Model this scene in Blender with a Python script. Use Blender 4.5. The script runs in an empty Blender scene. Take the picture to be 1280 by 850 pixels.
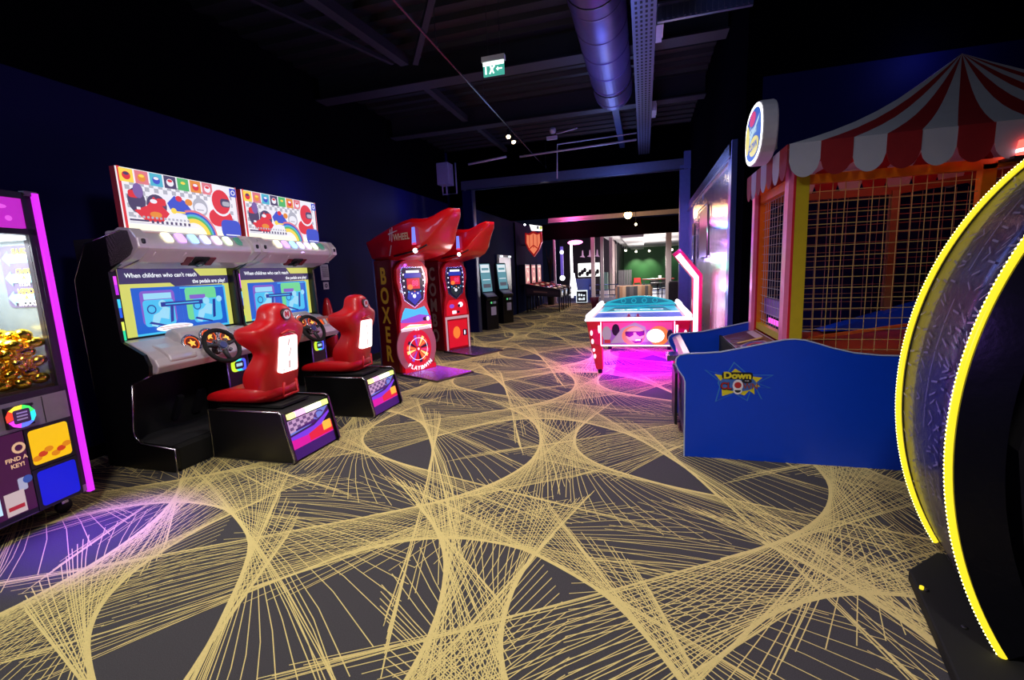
import bpy, bmesh, math, random
from mathutils import Matrix, Vector
random.seed(7)
PI = math.pi
D = bpy.data
COL = bpy.context.scene.collection
SC = bpy.context.scene

# ------------------------------------------------------------------ materials
def lin(c):
    c = c / 255.0
    return c / 12.92 if c <= .04045 else ((c + .055) / 1.055) ** 2.4
def L3(rgb): return (lin(rgb[0]), lin(rgb[1]), lin(rgb[2]), 1)
_mats = {}
def mat(name, rgb, rough=.5, metal=0., emit=0., noise=.12, nscale=18., bump=0., bscale=60., spec=.5, coat=0., alpha=1., trans=0.):
    if name in _mats: return _mats[name]
    m = D.materials.new(name); m.use_nodes = True; _mats[name] = m
    nt = m.node_tree; b = nt.nodes['Principled BSDF']
    c = L3(rgb)
    b.inputs['Base Color'].default_value = c
    b.inputs['Roughness'].default_value = rough
    b.inputs['Metallic'].default_value = metal
    b.inputs['Specular IOR Level'].default_value = spec
    b.inputs['Coat Weight'].default_value = coat
    if alpha < 1: b.inputs['Alpha'].default_value = alpha
    if trans: b.inputs['Transmission Weight'].default_value = trans
    if emit:
        b.inputs['Emission Color'].default_value = c
        b.inputs['Emission Strength'].default_value = emit
        b.inputs['Base Color'].default_value = tuple(v * .15 for v in c[:3]) + (1,)
    elif noise:
        tc = nt.nodes.new('ShaderNodeTexCoord'); n = nt.nodes.new('ShaderNodeTexNoise')
        n.inputs['Scale'].default_value = nscale; n.inputs['Detail'].default_value = 3
        nt.links.new(tc.outputs['Object'], n.inputs['Vector'])
        mx = nt.nodes.new('ShaderNodeMix'); mx.data_type = 'RGBA'
        mx.inputs[6].default_value = tuple(v * (1 - noise) for v in c[:3]) + (1,)
        mx.inputs[7].default_value = tuple(min(1, v * (1 + noise)) for v in c[:3]) + (1,)
        nt.links.new(n.outputs['Fac'], mx.inputs[0]); nt.links.new(mx.outputs[2], b.inputs['Base Color'])
    if bump:
        tc = nt.nodes.new('ShaderNodeTexCoord'); n = nt.nodes.new('ShaderNodeTexNoise')
        n.inputs['Scale'].default_value = bscale; n.inputs['Detail'].default_value = 4
        nt.links.new(tc.outputs['Object'], n.inputs['Vector'])
        bp = nt.nodes.new('ShaderNodeBump'); bp.inputs['Strength'].default_value = bump; bp.inputs['Distance'].default_value = .01
        nt.links.new(n.outputs['Fac'], bp.inputs['Height']); nt.links.new(bp.outputs['Normal'], b.inputs['Normal'])
    return m
def glow(name, rgb, e=1.): return mat(name, rgb, rough=.35, emit=e)

BLACK = mat('black_laminate', (13, 13, 15), .35)
BLACKM = mat('black_matt', (9, 9, 10), .8)
RUBBER = mat('rubber', (16, 16, 17), .7)
CHROME = mat('chrome_edging', (190, 190, 200), .22, 1., noise=.03)
SILVER = mat('silver_plastic', (214, 204, 208), .32, .15, noise=.05, coat=.4)
STEEL = mat('dark_steel', (70, 70, 76), .4, .8)
RED = mat('red_gloss', (205, 6, 16), .3, coat=.5, noise=.06)
SEATRED = mat('seat_red', (196, 8, 18), .42, coat=.25, noise=.06)
WHITE = mat('white_paint', (225, 225, 228), .5)
DGREY = mat('dark_grey', (42, 42, 46), .5)
GREY = mat('grey_panel', (150, 146, 150), .45, .2)

# ------------------------------------------------------------------ geometry
def chain(o):
    m = Matrix.Translation(o.location) @ o.rotation_euler.to_matrix().to_4x4()
    return chain(o.parent) @ m if o.parent is not None else m
class G:
    def __init__(s): s.v = []; s.f = []; s.fm = []; s.mats = []; s.sm = []
    def mi(s, m):
        if m not in s.mats: s.mats.append(m)
        return s.mats.index(m)
    def raw(s, V, F, m, smooth=False):
        o = len(s.v); s.v += [tuple(p) for p in V]; k = s.mi(m)
        for f in F: s.f.append([i + o for i in f]); s.fm.append(k); s.sm.append(smooth)
        return s
    def box(s, x0, x1, y0, y1, z0, z1, m):
        V = [(x, y, z) for z in (z0, z1) for y in (y0, y1) for x in (x0, x1)]
        return s.raw(V, [(0, 2, 3, 1), (4, 5, 7, 6), (0, 1, 5, 4), (2, 6, 7, 3), (0, 4, 6, 2), (1, 3, 7, 5)], m)
    def prism(s, pts, ax, a, b, m, smooth=False):
        # pts in the plane perpendicular to ax, extruded from a to b
        n = len(pts)
        def P(p, t):
            return (t, p[0], p[1]) if ax == 'x' else (p[0], t, p[1]) if ax == 'y' else (p[0], p[1], t)
        V = [P(p, a) for p in pts] + [P(p, b) for p in pts]
        F = [tuple(range(n))[::-1], tuple(range(n, 2 * n))]
        s.raw(V, F, m)
        o = len(s.v) - 2 * n; k = s.mi(m)
        for i in range(n):
            j = (i + 1) % n; s.f.append([o + i, o + j, o + n + j, o + n + i]); s.fm.append(k); s.sm.append(smooth)
        return s
    def tube(s, path, r, m, n=8, closed=False, cap=True):
        path = [Vector(p) for p in path]; N = len(path); V = []; F = []
        up = None
        for i, p in enumerate(path):
            a = path[(i - 1) % N] if (closed or i > 0) else p
            b = path[(i + 1) % N] if (closed or i < N - 1) else p
            t = (b - a).normalized()
            if up is None:
                up = Vector((0, 0, 1)) if abs(t.z) < .9 else Vector((1, 0, 0))
            u = t.cross(up).normalized(); w = u.cross(t).normalized(); up = w
            rr = r[i] if isinstance(r, (list, tuple)) else r
            for k in range(n):
                an = 2 * PI * k / n + PI / n
                V.append(p + (u * math.cos(an) + w * math.sin(an)) * rr)
        for i in range(N if closed else N - 1):
            j = (i + 1) % N
            for k in range(n):
                l = (k + 1) % n; F.append((i * n + k, i * n + l, j * n + l, j * n + k))
        s.raw(V, F, m, n > 5)
        if cap and not closed:
            o = len(s.v) - len(V); k = s.mi(m)
            s.f.append([o + q for q in range(n)][::-1]); s.fm.append(k); s.sm.append(False)
            s.f.append([o + (N - 1) * n + q for q in range(n)]); s.fm.append(k); s.sm.append(False)
        return s
    def lathe(s, prof, c, ax, m, n=24, sx=1., sy=1.):
        # prof: (radius, height) along axis ax from centre c
        V = []; F = []
        for r, h in prof:
            for k in range(n):
                a = 2 * PI * k / n; p, q = r * math.cos(a) * sx, r * math.sin(a) * sy
                V.append((c[0] + h, c[1] + p, c[2] + q) if ax == 'x' else (c[0] + p, c[1] + h, c[2] + q) if ax == 'y' else (c[0] + p, c[1] + q, c[2] + h))
        for i in range(len(prof) - 1):
            for k in range(n):
                l = (k + 1) % n; F.append((i * n + k, i * n + l, (i + 1) * n + l, (i + 1) * n + k))
        F.append(tuple(range(n))[::-1]); F.append(tuple((len(prof) - 1) * n + k for k in range(n)))
        return s.raw(V, F, m, True)
    def ball(s, c, r, m, sx=1, sy=1, sz=1, n=12, k=7):
        V = []; F = []
        for i in range(k + 1):
            t = PI * i / k
            for j in range(n):
                a = 2 * PI * j / n
                V.append((c[0] + r * sx * math.sin(t) * math.cos(a), c[1] + r * sy * math.sin(t) * math.sin(a), c[2] + r * sz * math.cos(t)))
        for i in range(k):
            for j in range(n):
                l = (j + 1) % n; F.append((i * n + j, (i + 1) * n + j, (i + 1) * n + l, i * n + l))
        return s.raw(V, F, m, True)
    def flat(s, O, U, W, polys, step=.0012):
        # artwork: (polygon in uv, material) list laid in thin layers on plane O + u*U + w*W
        O = Vector(O); U = Vector(U); W = Vector(W); N = U.cross(W).normalized()
        for i, (pl, m) in enumerate(polys):
            if isinstance(pl, tuple) and pl and pl[0] == 'text':
                _, txt, u, w, size, al, bold, sxx = pl
                V, F = text_geo(txt, size, al, bold)
                s.raw([O + U * (u + p[0] * sxx) + W * (w + p[1]) + N * step * (i + 1) for p in V], F, m)
            else:
                V = [O + U * a + W * b + N * step * (i + 1) for a, b in pl]
                s.raw(V, [tuple(range(len(V)))], m)
        return s
    def build(s, name, parent=None, world=False, bevel=0., sub=0, weld=False):
        me = D.meshes.new(name)
        V = s.v
        if parent is not None and world:
            Mi = chain(parent).inverted()
            V = [tuple(Mi @ Vector(p)) for p in V]
        me.from_pydata(V, [], s.f)
        for m in s.mats: me.materials.append(m)
        me.polygons.foreach_set('material_index', s.fm)
        me.polygons.foreach_set('use_smooth', s.sm)
        bm = bmesh.new(); bm.from_mesh(me)
        if weld: bmesh.ops.remove_doubles(bm, verts=bm.verts, dist=1e-5)
        if not s.__dict__.get('keep'): 
            bmesh.ops.recalc_face_normals(bm, faces=bm.faces)
        bm.to_mesh(me); bm.free(); me.update()
        o = D.objects.new(name, me); COL.objects.link(o)
        if parent is not None: o.parent = parent
        if bevel:
            b = o.modifiers.new('edge', 'BEVEL'); b.width = bevel; b.segments = 2; b.limit_method = 'ANGLE'
        if sub:
            b = o.modifiers.new('sub', 'SUBSURF'); b.levels = sub; b.render_levels = sub
        return o

_tc = {}
def text_geo(txt, size, al='CENTER', bold=0.):
    key = (txt, size, al, bold)
    if key in _tc: return _tc[key]
    cu = D.curves.new('t', 'FONT'); cu.body = txt; cu.size = size; cu.align_x = al; cu.align_y = 'CENTER'
    cu.offset = bold; cu.resolution_u = 3
    ob = D.objects.new('t', cu); COL.objects.link(ob)
    dg = bpy.context.evaluated_depsgraph_get(); me = ob.evaluated_get(dg).to_mesh()
    V = [(v.co.x, v.co.y) for v in me.vertices]; F = [tuple(p.vertices) for p in me.polygons]
    ob.evaluated_get(dg).to_mesh_clear(); D.objects.remove(ob); D.curves.remove(cu)
    _tc[key] = (V, F); return V, F
def T(txt, u, w, size, al='CENTER', bold=0., sx=1.): return ('text', txt, u, w, size, al, bold, sx)
def R4(a, b, c, d): return [(a, c), (b, c), (b, d), (a, d)]
def RR(a, b, c, d, r, n=4):
    out = []
    for cx, cy, s0 in ((b - r, c + r, -PI / 2), (b - r, d - r, 0), (a + r, d - r, PI / 2), (a + r, c + r, PI)):
        for k in range(n + 1):
            t = s0 + PI / 2 * k / n; out.append((cx + r * math.cos(t), cy + r * math.sin(t)))
    return out
def EL(cx, cy, rx, ry=None, n=20, a0=0, a1=2 * PI):
    ry = rx if ry is None else ry
    full = abs(a1 - a0 - 2 * PI) < 1e-6
    return [(cx + rx * math.cos(a0 + (a1 - a0) * k / (n if full else n - 1)), cy + ry * math.sin(a0 + (a1 - a0) * k / (n if full else n - 1))) for k in range(n)]
def ARC(cx, cy, r0, r1, a0, a1, n=16, sy=1.):
    o = [(cx + r1 * math.cos(a0 + (a1 - a0) * k / n), cy + sy * r1 * math.sin(a0 + (a1 - a0) * k / n)) for k in range(n + 1)]
    i = [(cx + r0 * math.cos(a0 + (a1 - a0) * k / n), cy + sy * r0 * math.sin(a0 + (a1 - a0) * k / n)) for k in range(n + 1)]
    return o + i[::-1]

def thing(name, label, cat, loc=(0, 0, 0), rz=0., group=None):
    o = D.objects.new(name, None); COL.objects.link(o); o.location = loc; o.rotation_euler = (0, 0, rz)
    o.empty_display_size = .1; o['label'] = label; o['category'] = cat
    if group: o['group'] = group
    return o
def tag(o, label, cat, group=None, kind=None):
    o['label'] = label; o['category'] = cat
    if group: o['group'] = group
    if kind: o['kind'] = kind
    return o
def struct(o): o['kind'] = 'structure'; return o
def children(o): return [c for c in D.objects if c.parent == o]
def dup(o, parent=None, dloc=(0, 0, 0), label=None):
    c = o.copy(); COL.objects.link(c)
    if parent is not None: c.parent = parent
    else: c.location = Vector(o.location) + Vector(dloc)
    if label: c['label'] = label
    for ch in children(o): dup(ch, c)
    return c

# ------------------------------------------------------------------ carpet threads
AL = [(-1.87, 3.74), (-1.74, 3.87), (-1.58, 4.07), (-1.35, 4.24), (-1.13, 4.33), (-.92, 4.36), (-.64, 4.33), (-.37, 4.2), (-.15, 4.05), (0.02, 3.85), (.17, 3.62), (.32, 3.36), (.47, 2.98)]
BE = [(-1.45, 4.66), (-1.2, 4.42), (-1.0, 4.12), (-.88, 3.75), (-.86, 3.4), (-.92, 3.15), (-1.03, 2.92), (-1.2, 2.70), (-1.42, 2.5), (-1.68, 2.32)]
GA = [(-.5, 4.5), (-.57, 4.25), (-.6, 4.0), (-.57, 3.72), (-.47, 3.5), (-.3, 3.33), (-.08, 3.2), (.17, 3.09), (.47, 3.0)]
FAM = [(AL, 78, [.95, 1.25, 1.8, 1.5, 1.2], [1.2, 1.6, 1.9, 1.9, 1.8]),
       (BE, 68, [.6, .9, 1.2, 1.4, 1.6], [1.1, 1.3, 1.5, 2.1, 2.3]),
       (GA, 42, [.6, .9, 1.2, 1.3, 1.3], [1.3, 1.2, 1.4, 1.8, 1.8])]
TX = 2.06; TY = 2.14
def resample(P, n):
    Dn = []; Q = [P[0]] + P + [P[-1]]
    for i in range(1, len(Q) - 2):
        p0, p1, p2, p3 = Q[i - 1], Q[i], Q[i + 1], Q[i + 2]
        for k in range(12):
            t = k / 12
            Dn.append(tuple(.5 * ((2 * p1[j]) + (-p0[j] + p2[j]) * t + (2 * p0[j] - 5 * p1[j] + 4 * p2[j] - p3[j]) * t * t + (-p0[j] + 3 * p1[j] - 3 * p2[j] + p3[j]) * t ** 3) for j in (0, 1)))
    Dn.append(P[-1]); Ls = [0]
    for a, b in zip(Dn, Dn[1:]): Ls.append(Ls[-1] + math.dist(a, b))
    out = []
    for k in range(n):
        s = Ls[-1] * k / (n - 1); i = 0
        while i < len(Ls) - 2 and Ls[i + 1] < s: i += 1
        f = (s - Ls[i]) / max(1e-9, Ls[i + 1] - Ls[i])
        x = Dn[i][0] + (Dn[i + 1][0] - Dn[i][0]) * f; y = Dn[i][1] + (Dn[i + 1][1] - Dn[i][1]) * f
        a = Dn[max(0, i - 3)]; b = Dn[min(len(Dn) - 1, i + 4)]; d = math.dist(a, b)
        out.append((x, y, (b[0] - a[0]) / d, (b[1] - a[1]) / d, k / (n - 1)))
    return out
def at(L, t):
    u = t * (len(L) - 1); i = min(int(u), len(L) - 2); return L[i] + (L[i + 1] - L[i]) * (u - i)
def floor_mesh():
    g = G(); g.keep = True
    base = mat('carpet_charcoal', (72, 70, 74), .95, noise=.45, nscale=260, bump=.5, bscale=500, spec=.1)
    yarn = mat('carpet_gold_yarn', (212, 194, 130), .95, noise=.22, nscale=220, spec=.1)
    X0, X1, Y0, Y1 = -4.75, 3.6, -1.5, 20.
    g.raw([(X0, Y0, 0), (X1, Y0, 0), (X1, Y1, 0), (X0, Y1, 0)], [(0, 1, 2, 3)], base)
    th = []   # every thread is a gently bent polyline hugging its envelope curve
    for P, n, B, F in FAM:
        rs = resample(P, n)
        for i, (x, y, dx, dy, t) in enumerate(rs):
            lb = at(B, t); lf = at(F, t)
            u, v = rs[max(0, i - 2)], rs[min(n - 1, i + 2)]
            dth = math.atan2(u[2] * v[3] - u[3] * v[2], u[2] * v[2] + u[3] * v[3])
            ds = max(.02, math.dist(u[:2], v[:2])); kap = max(-1.2, min(1.2, dth / ds)) * .16
            h0 = math.atan2(dy, dx)
            def run(sg, L):
                out = []; px, py, h = x, y, h0; m = 4
                for q in range(m):
                    st = L / m; h2 = h + sg * kap * st
                    px += sg * math.cos((h + h2) / 2) * st; py += sg * math.sin((h + h2) / 2) * st; h = h2; out.append((px, py))
                return out
            th.append((run(-1, lb)[::-1] + [(x, y)] + run(1, lf), .0021))
        th.append(([(q[0], q[1]) for q in resample(P, 30)], .010))
    for i in range(-4, 4):
        for j in range(-3, 9):
            for path, w in th:
                z = .0008 + random.random() * .0016
                Q = [(a + i * TX, b + j * TY) for a, b in path]
                run_ = []; 
                for k in range(len(Q) - 1):
                    (ax, ay), (bx, by) = Q[k], Q[k + 1]
                    t0, t1 = 0, 1; dx = bx - ax; dy = by - ay; ok = True
                    for q, r in ((-dx, ax - X0), (dx, X1 - ax), (-dy, ay - .6), (dy, Y1 - ay)):
                        if abs(q) < 1e-12:
                            if r < 0: ok = False
                            continue
                        u = r / q
                        if q < 0: t0 = max(t0, u)
                        else: t1 = min(t1, u)
                    if not ok or t1 - t0 < .02: continue
                    cx, cy, ex, ey = ax + dx * t0, ay + dy * t0, ax + dx * t1, ay + dy * t1
                    l = math.hypot(ex - cx, ey - cy); nx, ny = -(ey - cy) / l * w, (ex - cx) / l * w
                    g.raw([(cx + nx, cy + ny, z), (ex + nx, ey + ny, z), (ex - nx, ey - ny, z), (cx - nx, cy - ny, z)], [(3, 2, 1, 0)], yarn)
    return g
struct(floor_mesh().build('floor'))

# ------------------------------------------------------------------ room shell
NAVY = mat('navy_wall_paint', (18, 20, 72), .6, noise=.1, nscale=3, bump=.1, bscale=120, spec=.1)
WBLK = mat('black_wall_paint', (6, 6, 12), .9, noise=.1, spec=0)
NAVYD = mat('slate_wall_paint', (20, 28, 66), .8, noise=.1, spec=.03)
CEILM = mat('black_ceiling_deck', (10, 10, 14), .55, noise=.1)
def wall_lr(name, x0, x1, y0, y1, split, top):
    g = G(); g.box(x0, x1, y0, y1, 0, split, NAVY); g.box(x0, x1, y0, y1, split, top, WBLK)
    return struct(g.build(name))
wall_lr('wall_left', -4.9, -4.752, -1.5, 10.95, 3.25, 4.5)
wall_lr('wall_back_right', 1.1, 3.75, 5.2, 5.35, 3.24, 4.5)
wall_lr('wall_right', 3.602, 3.75, -1.5, 5.2, 3.25, 4.5)
g = G(); g.box(.96, 1.1, 5.2, 12.4, 0, 4.5, WBLK); g.box(1.1, 1.7, 12.3, 12.4, 0, 4.5, WBLK); g.box(1.7, 1.85, 12.3, 20, 0, 4.5, WBLK); struct(g.build('wall_corridor_right'))
g = G(); g.box(-4.9, -4.75, 10.95, 11.1, 0, 4.5, NAVY); g.box(-4.75, -4.3, 10.98, 11.1, 0, 3.15, NAVY); struct(g.build('wall_nib'))
g = G(); g.box(-4.45, -4.3, 11.1, 20, 0, 3.2, NAVYD)
g.box(-4.3, -4.27, 15.4, 15.5, 0, 3.15, WBLK); struct(g.build('wall_corridor_left'))
g = G(); g.box(-4.75, 3.6, -1.65, -1.5, 0, 4.5, NAVY); struct(g.build('wall_behind'))
g = G(); g.box(-4.752, -4.73, -1.5, 10.9, 0, .12, BLACK); struct(g.build('baseboard_left'))
# corrugated ceiling deck
g = G()
g.box(-4.9, 3.75, -1.65, 11.2, 4.55, 4.7, CEILM)
y = 4.0
while y < 11:
    g.prism([(y, 4.56), (y + .03, 4.49), (y + .12, 4.49), (y + .15, 4.56)], 'x', -4.75, .96, CEILM); y += .3
struct(g.build('ceiling'))
SOF = mat('black_soffit', (2, 2, 4), 1., spec=0)
g = G(); g.box(-4.9, 1.7, 11.2, 15.2, 3.17, 4.6, SOF)
g.box(-4.9, 1.7, 15.2, 20, 3.95, 4.6, SOF); struct(g.build('ceiling_corridor'))

# ceiling steelwork
BEAMK = mat('painted_beam', (30, 30, 40), .6)
GALV = mat('galvanised_steel', (92, 100, 130), .38, .6, bump=.08, bscale=40)
def ibeam(path_a, path_b, w, h, m, name, label):
    t = thing(name, label, 'beam', (path_a[0], path_a[1], path_a[2]))
    a, b = Vector(path_a), Vector(path_b); d = (b - a); ln = d.length; d.normalize(); s = d.cross(Vector((0, 0, 1))).normalized(); up = Vector((0, 0, 1))
    def bar(w2, z0, z1, nm):
        V = []
        for e in (a, b):
            for q, z in ((-w2, z0), (w2, z0), (w2, z1), (-w2, z1)): V.append(e + s * q + up * z)
        gg = G(); gg.raw(V, [(0, 1, 2, 3), (7, 6, 5, 4), (0, 4, 5, 1), (1, 5, 6, 2), (2, 6, 7, 3), (3, 7, 4, 0)], m); gg.build(nm, t, world=True)
    bar(w / 2, 0, .02, 'bottom_flange'); bar(w / 2, h - .02, h, 'top_flange'); bar(.012, .02, h - .02, 'web')
    return t
ibeam((-4.74, 6.35, 4.16), (.95, 6.35, 4.16), .26, .38, BEAMK, 'roof_beam', 'dark steel roof beam spanning above the red punching machines')
ibeam((-4.74, 8.45, 4.16), (.95, 8.45, 4.16), .22, .38, BEAMK, 'roof_beam', 'dark steel roof beam further back near the hanging spotlight')
# long perforated beam
t = thing('perforated_beam', 'long blue-grey perforated steel beam running down the ceiling', 'beam', (0, 4, 3.98))
g = G(); g.box(-.12, .12, 3.2, 12.2, 3.98, 4.0, GALV); g.box(-.12, -.1, 3.2, 12.2, 4.0, 4.3, GALV); g.box(.1, .12, 3.2, 12.2, 4.0, 4.3, GALV)
g.build('channel', t, world=True)
g = G()
HOLE = mat('beam_slot', (14, 16, 26), .8)
y = 4.2
while y < 12:
    for x in (-.075, -.025, .025, .075): g.raw([(x - .012, y, 3.9785), (x + .012, y, 3.9785), (x + .012, y + .05, 3.9785), (x - .012, y + .05, 3.9785)], [(0, 3, 2, 1)], HOLE)
    y += .09
g.build('slots', t, world=True)
t = thing('cross_channel', 'blue-grey ribbed steel channel joining the perforated beam at right', 'beam', (.12, 5, 3.78))
g = G(); g.box(.125, .955, 4.99, 5.03, 3.80, 3.95, GALV); g.box(.125, .955, 4.94, 4.99, 3.93, 3.95, GALV)
x = .16
while x < .95: g.box(x, x + .02, 4.975, 4.99, 3.81, 3.925, GALV); x += .05
g.build('channel', t, world=True)
# diagonal braces
def strut(a, b, r, name, label, m=BEAMK, cat='brace', group=None):
    g = G(); g.tube([a, b], r, m, n=4); return tag(g.build(name), label, cat, group)
strut((-3.75, 4.1, 4.3), (-3.2, 5.85, 4.3), .035, 'roof_brace', 'thin dark brace left of the thick one, above the racing games')
strut((-3.2, 4.2, 4.32), (-3.05, 5.9, 4.32), .085, 'roof_brace', 'thick dark brace in the middle of the three meeting at the first roof beam')
strut((-2.0, 4.6, 4.3), (-2.92, 5.95, 4.3), .05, 'roof_brace', 'dark brace rising to the right from the first roof beam')
strut((-3.13, 6.6, 4.3), (-3.15, 8.3, 4.3), .07, 'roof_brace', 'dark brace between the two roof beams')
strut((-3.1, 8.7, 4.3), (-3.1, 10.7, 4.3), .06, 'roof_brace', 'dark brace beyond the second roof beam above the cabinet box')
strut((-.47, 7.6, 4.2), (-.47, 11.1, 4.2), .08, 'roof_brace', 'dark blue bar running on behind the round duct', mat('blue_grey_paint', (40, 52, 88), .5))
# round duct
t = thing('air_duct', 'large round spiral air duct hanging from the ceiling', 'duct', (-.44, 5.5, 4.1))
DUCT = mat('duct_metal', (88, 80, 140), .42, .5, noise=.25, nscale=6, bump=.05, bscale=9)  # purple-blue light on the duct is put into its metal colour
g = G(); g.lathe([(.272, 0), (.272, 4.45)], (-.44, 3.0, 4.1), 'y', DUCT, n=40)
for k in range(9): g.lathe([(.272, 0), (.278, .008), (.278, .02), (.272, .028)], (-.44, 3.3 + .5 * k, 4.1), 'y', DUCT, n=40)
g.build('pipe', t, world=True)
for yy in (4.6, 6.9):
    g = G(); g.tube([(-.44 + .276 * math.cos(a), yy, 4.1 + .276 * math.sin(a)) for a in [2 * PI * k / 24 for k in range(24)]], .008, STEEL, n=4, closed=True)
    g.tube([(-.44, yy, 4.37), (-.44, yy, 4.5)], .008, STEEL, n=4); g.build('hanger', t, world=True)

# portal frame
t = thing('portal_frame', 'galvanised steel goalpost frame crossing the hall before the corridor', 'frame', (-4.1, 10.85, 0))
GB = mat('bluelit_galvanised', (88, 104, 168), .4, .45, bump=.05)  # grey galvanised steel with blue light put into its colour
g = G(); g.box(-4.28, -4.03, 10.78, 10.93, 0, 3.5, NAVY); g.box(-4.03, -4.0, 10.77, 10.94, 0, 3.5, GALV); g.build('post', t, world=True)
g = G(); g.box(.74, .95, 10.78, 10.93, 0, 3.58, GB); g.build('post', t, world=True)
g = G(); g.box(-4.3, .9, 10.79, 10.92, 3.50, 3.72, GALV); g.box(-4.3, .9, 10.77, 10.79, 3.49, 3.51, CHROME); g.box(.82, .955, 10.76, 10.94, 3.5, 3.86, GB)
g.build('crossbar', t, world=True)

# ------------------------------------------------------------------ spot track, pipes, exit sign
t = thing('lighting_track', 'thin silver lighting track running down the ceiling', 'track', (-2.1, 4, 3.9))
g = G(); A = Vector((-2.10, 3.6, 3.9)); B = Vector((-2.27, 12.0, 3.9))
g.tube([A, B], .014, CHROME, n=4); g.build('rail', t, world=True)
for f in (.15, .34, .62, .9):
    p = A.lerp(B, f); g = G(); g.tube([p, p + Vector((0, 0, .6))], .004, STEEL, n=4); g.box(p.x - .015, p.x + .015, p.y - .015, p.y + .015, p.z, p.z + .05, CHROME); g.build('suspension_wire', t, world=True)
LAMPW = glow('warm_lamp', (255, 226, 170), 14.)
LAMPC = glow('cool_lamp', (225, 235, 255), 10.)
def track_head(p, aim, label, m=LAMPW):
    t = thing('track_spotlight', label, 'spotlight', p, group=None)
    a = (Vector(aim) - Vector(p)).normalized()
    g = G(); P = Vector(p) + Vector((0, 0, -.1)); g.tube([P - a * .07, P + a * .08], [.035, .045], BLACKM, n=16); g.tube([Vector(p), P], .012, BLACKM, n=6); g.build('housing', t, world=True)
    g = G(); g.tube([P + a * .078, P + a * .084], .034, m, n=16); g.build('lens', t, world=True)
track_head((-2.18, 7.75, 3.88), (-1.6, 4.5, 0), 'lit black spotlight on the lighting track above the red games')
track_head((-2.19, 8.05, 3.88), (-1.0, 6.0, 0), 'smaller black spotlight just behind the first on the track')
track_head((-2.27, 11.6, 3.88), (-1.4, 8.5, 0), 'lit spotlight at the far end of the lighting track')
t = thing('exit_sign', 'hanging green and white illuminated exit sign', 'exit sign', (-1.42, 4.6, 3.4))
g = G(); g.box(-1.535, -1.3, 4.58, 4.63, 3.54, 3.59, WHITE); g.build('housing', t, world=True)
g = G(); g.box(-1.525, -1.31, 4.598, 4.608, 3.41, 3.54, glow('exit_green', (64, 168, 150), 1.0)); 
gw = glow('exit_white', (225, 255, 240), 2.2)
g.flat((-1.525, 4.597, 3.41), (1, 0, 0), (0, 0, 1), [(R4(0, .215, .095, .13), gw), (R4(.02, .035, .02, .09), gw), ([(.06, .02), (.075, .02), (.1, .06), (.085, .09), (.07, .09), (.078, .06)], gw), ([(.1, .02), (.115, .02), (.1, .06), (.125, .085), (.115, .095), (.088, .07)], gw), (R4(.15, .195, .05, .062), gw), ([(.135, .056), (.155, .035), (.155, .077)], gw)])
g.build('panel', t, world=True)
for x in (-1.47, -1.345): g = G(); g.tube([(x, 4.6, 3.59), (x, 4.6, 4.5)], .003, STEEL, n=4); g.build('suspension_wire', t, world=True)
g = G(); WP = mat('white_conduit', (170, 172, 190), .5)
g.tube([(-3.4, 9, 3.67), (-2.6, 9, 3.73)], .022, WP, n=6); tag(g.build('conduit_pipe'), 'short white conduit pipe hanging near the grey wall box', 'pipe')
g = G(); g.tube([(-2.33, 9, 3.70), (-.13, 9, 3.76)], .018, WP, n=6); tag(g.build('conduit_pipe'), 'long white conduit pipe under the ceiling beyond the spotlight', 'pipe')
g = G(); g.tube([(-1.62, 9.1, 3.24), (-1.6, 9.1, 3.87), (-.13, 9.1, 3.90)], .012, WP, n=6); tag(g.build('conduit_pipe'), 'thin white conduit pipe with a vertical drop near the portal frame', 'pipe')
t = thing('smoke_detector', 'white smoke detector on a bracket under the dark ceiling', 'detector', (-1.66, 9, 4.0))
g = G(); g.lathe([(.05, .05), (.06, .0), (.045, -.05)], (-1.66, 9, 4.1), 'z', WP, n=16); g.build('sensor', t, world=True)
g = G(); g.box(-1.78, -1.58, 8.97, 9.03, 3.94, 4.0, WP); g.tube([(-1.6, 9, 4.03), (-1.19, 9, 4.09)], .012, WP, n=6); g.build('bracket', t, world=True)
for k, (y, lb) in enumerate(((5.45, 'white emergency light box on the perforated beam, nearest one'), (8.2, 'white emergency light box on the perforated beam, farther one'))):
    g = G(); g.box(.125, .19, y, y + .4, 3.98, 4.12, WP); g.box(.19, .2, y + .05, y + .35, 4.0, 4.1, WHITE)
    tag(g.build('emergency_light'), lb, 'light')
t = thing('electrical_box', 'grey electrical box high on the left wall beside the portal frame', 'box', (-4.6, 10.55, 3.6))
GBX = mat('grey_box_paint', (165, 165, 215), .5)
g = G(); g.box(-4.75, -4.45, 10.4, 10.72, 3.62, 4.12, GBX); g.build('enclosure', t, world=True, bevel=.01)
g = G(); g.tube([(-4.66, 10.5, 3.62), (-4.66, 10.5, 3.4), (-4.3, 10.5, 3.4), (-4.3, 10.5, 4.1)], .02, GBX, n=6); g.tube([(-4.6, 10.6, 3.62), (-4.6, 10.6, 3.4)], .02, GBX, n=6); g.build('conduit', t, world=True)
g = G(); g.box(-4.45, -4.44, 10.55, 10.58, 3.98, 4.0, WHITE); g.build('latch', t, world=True)

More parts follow.
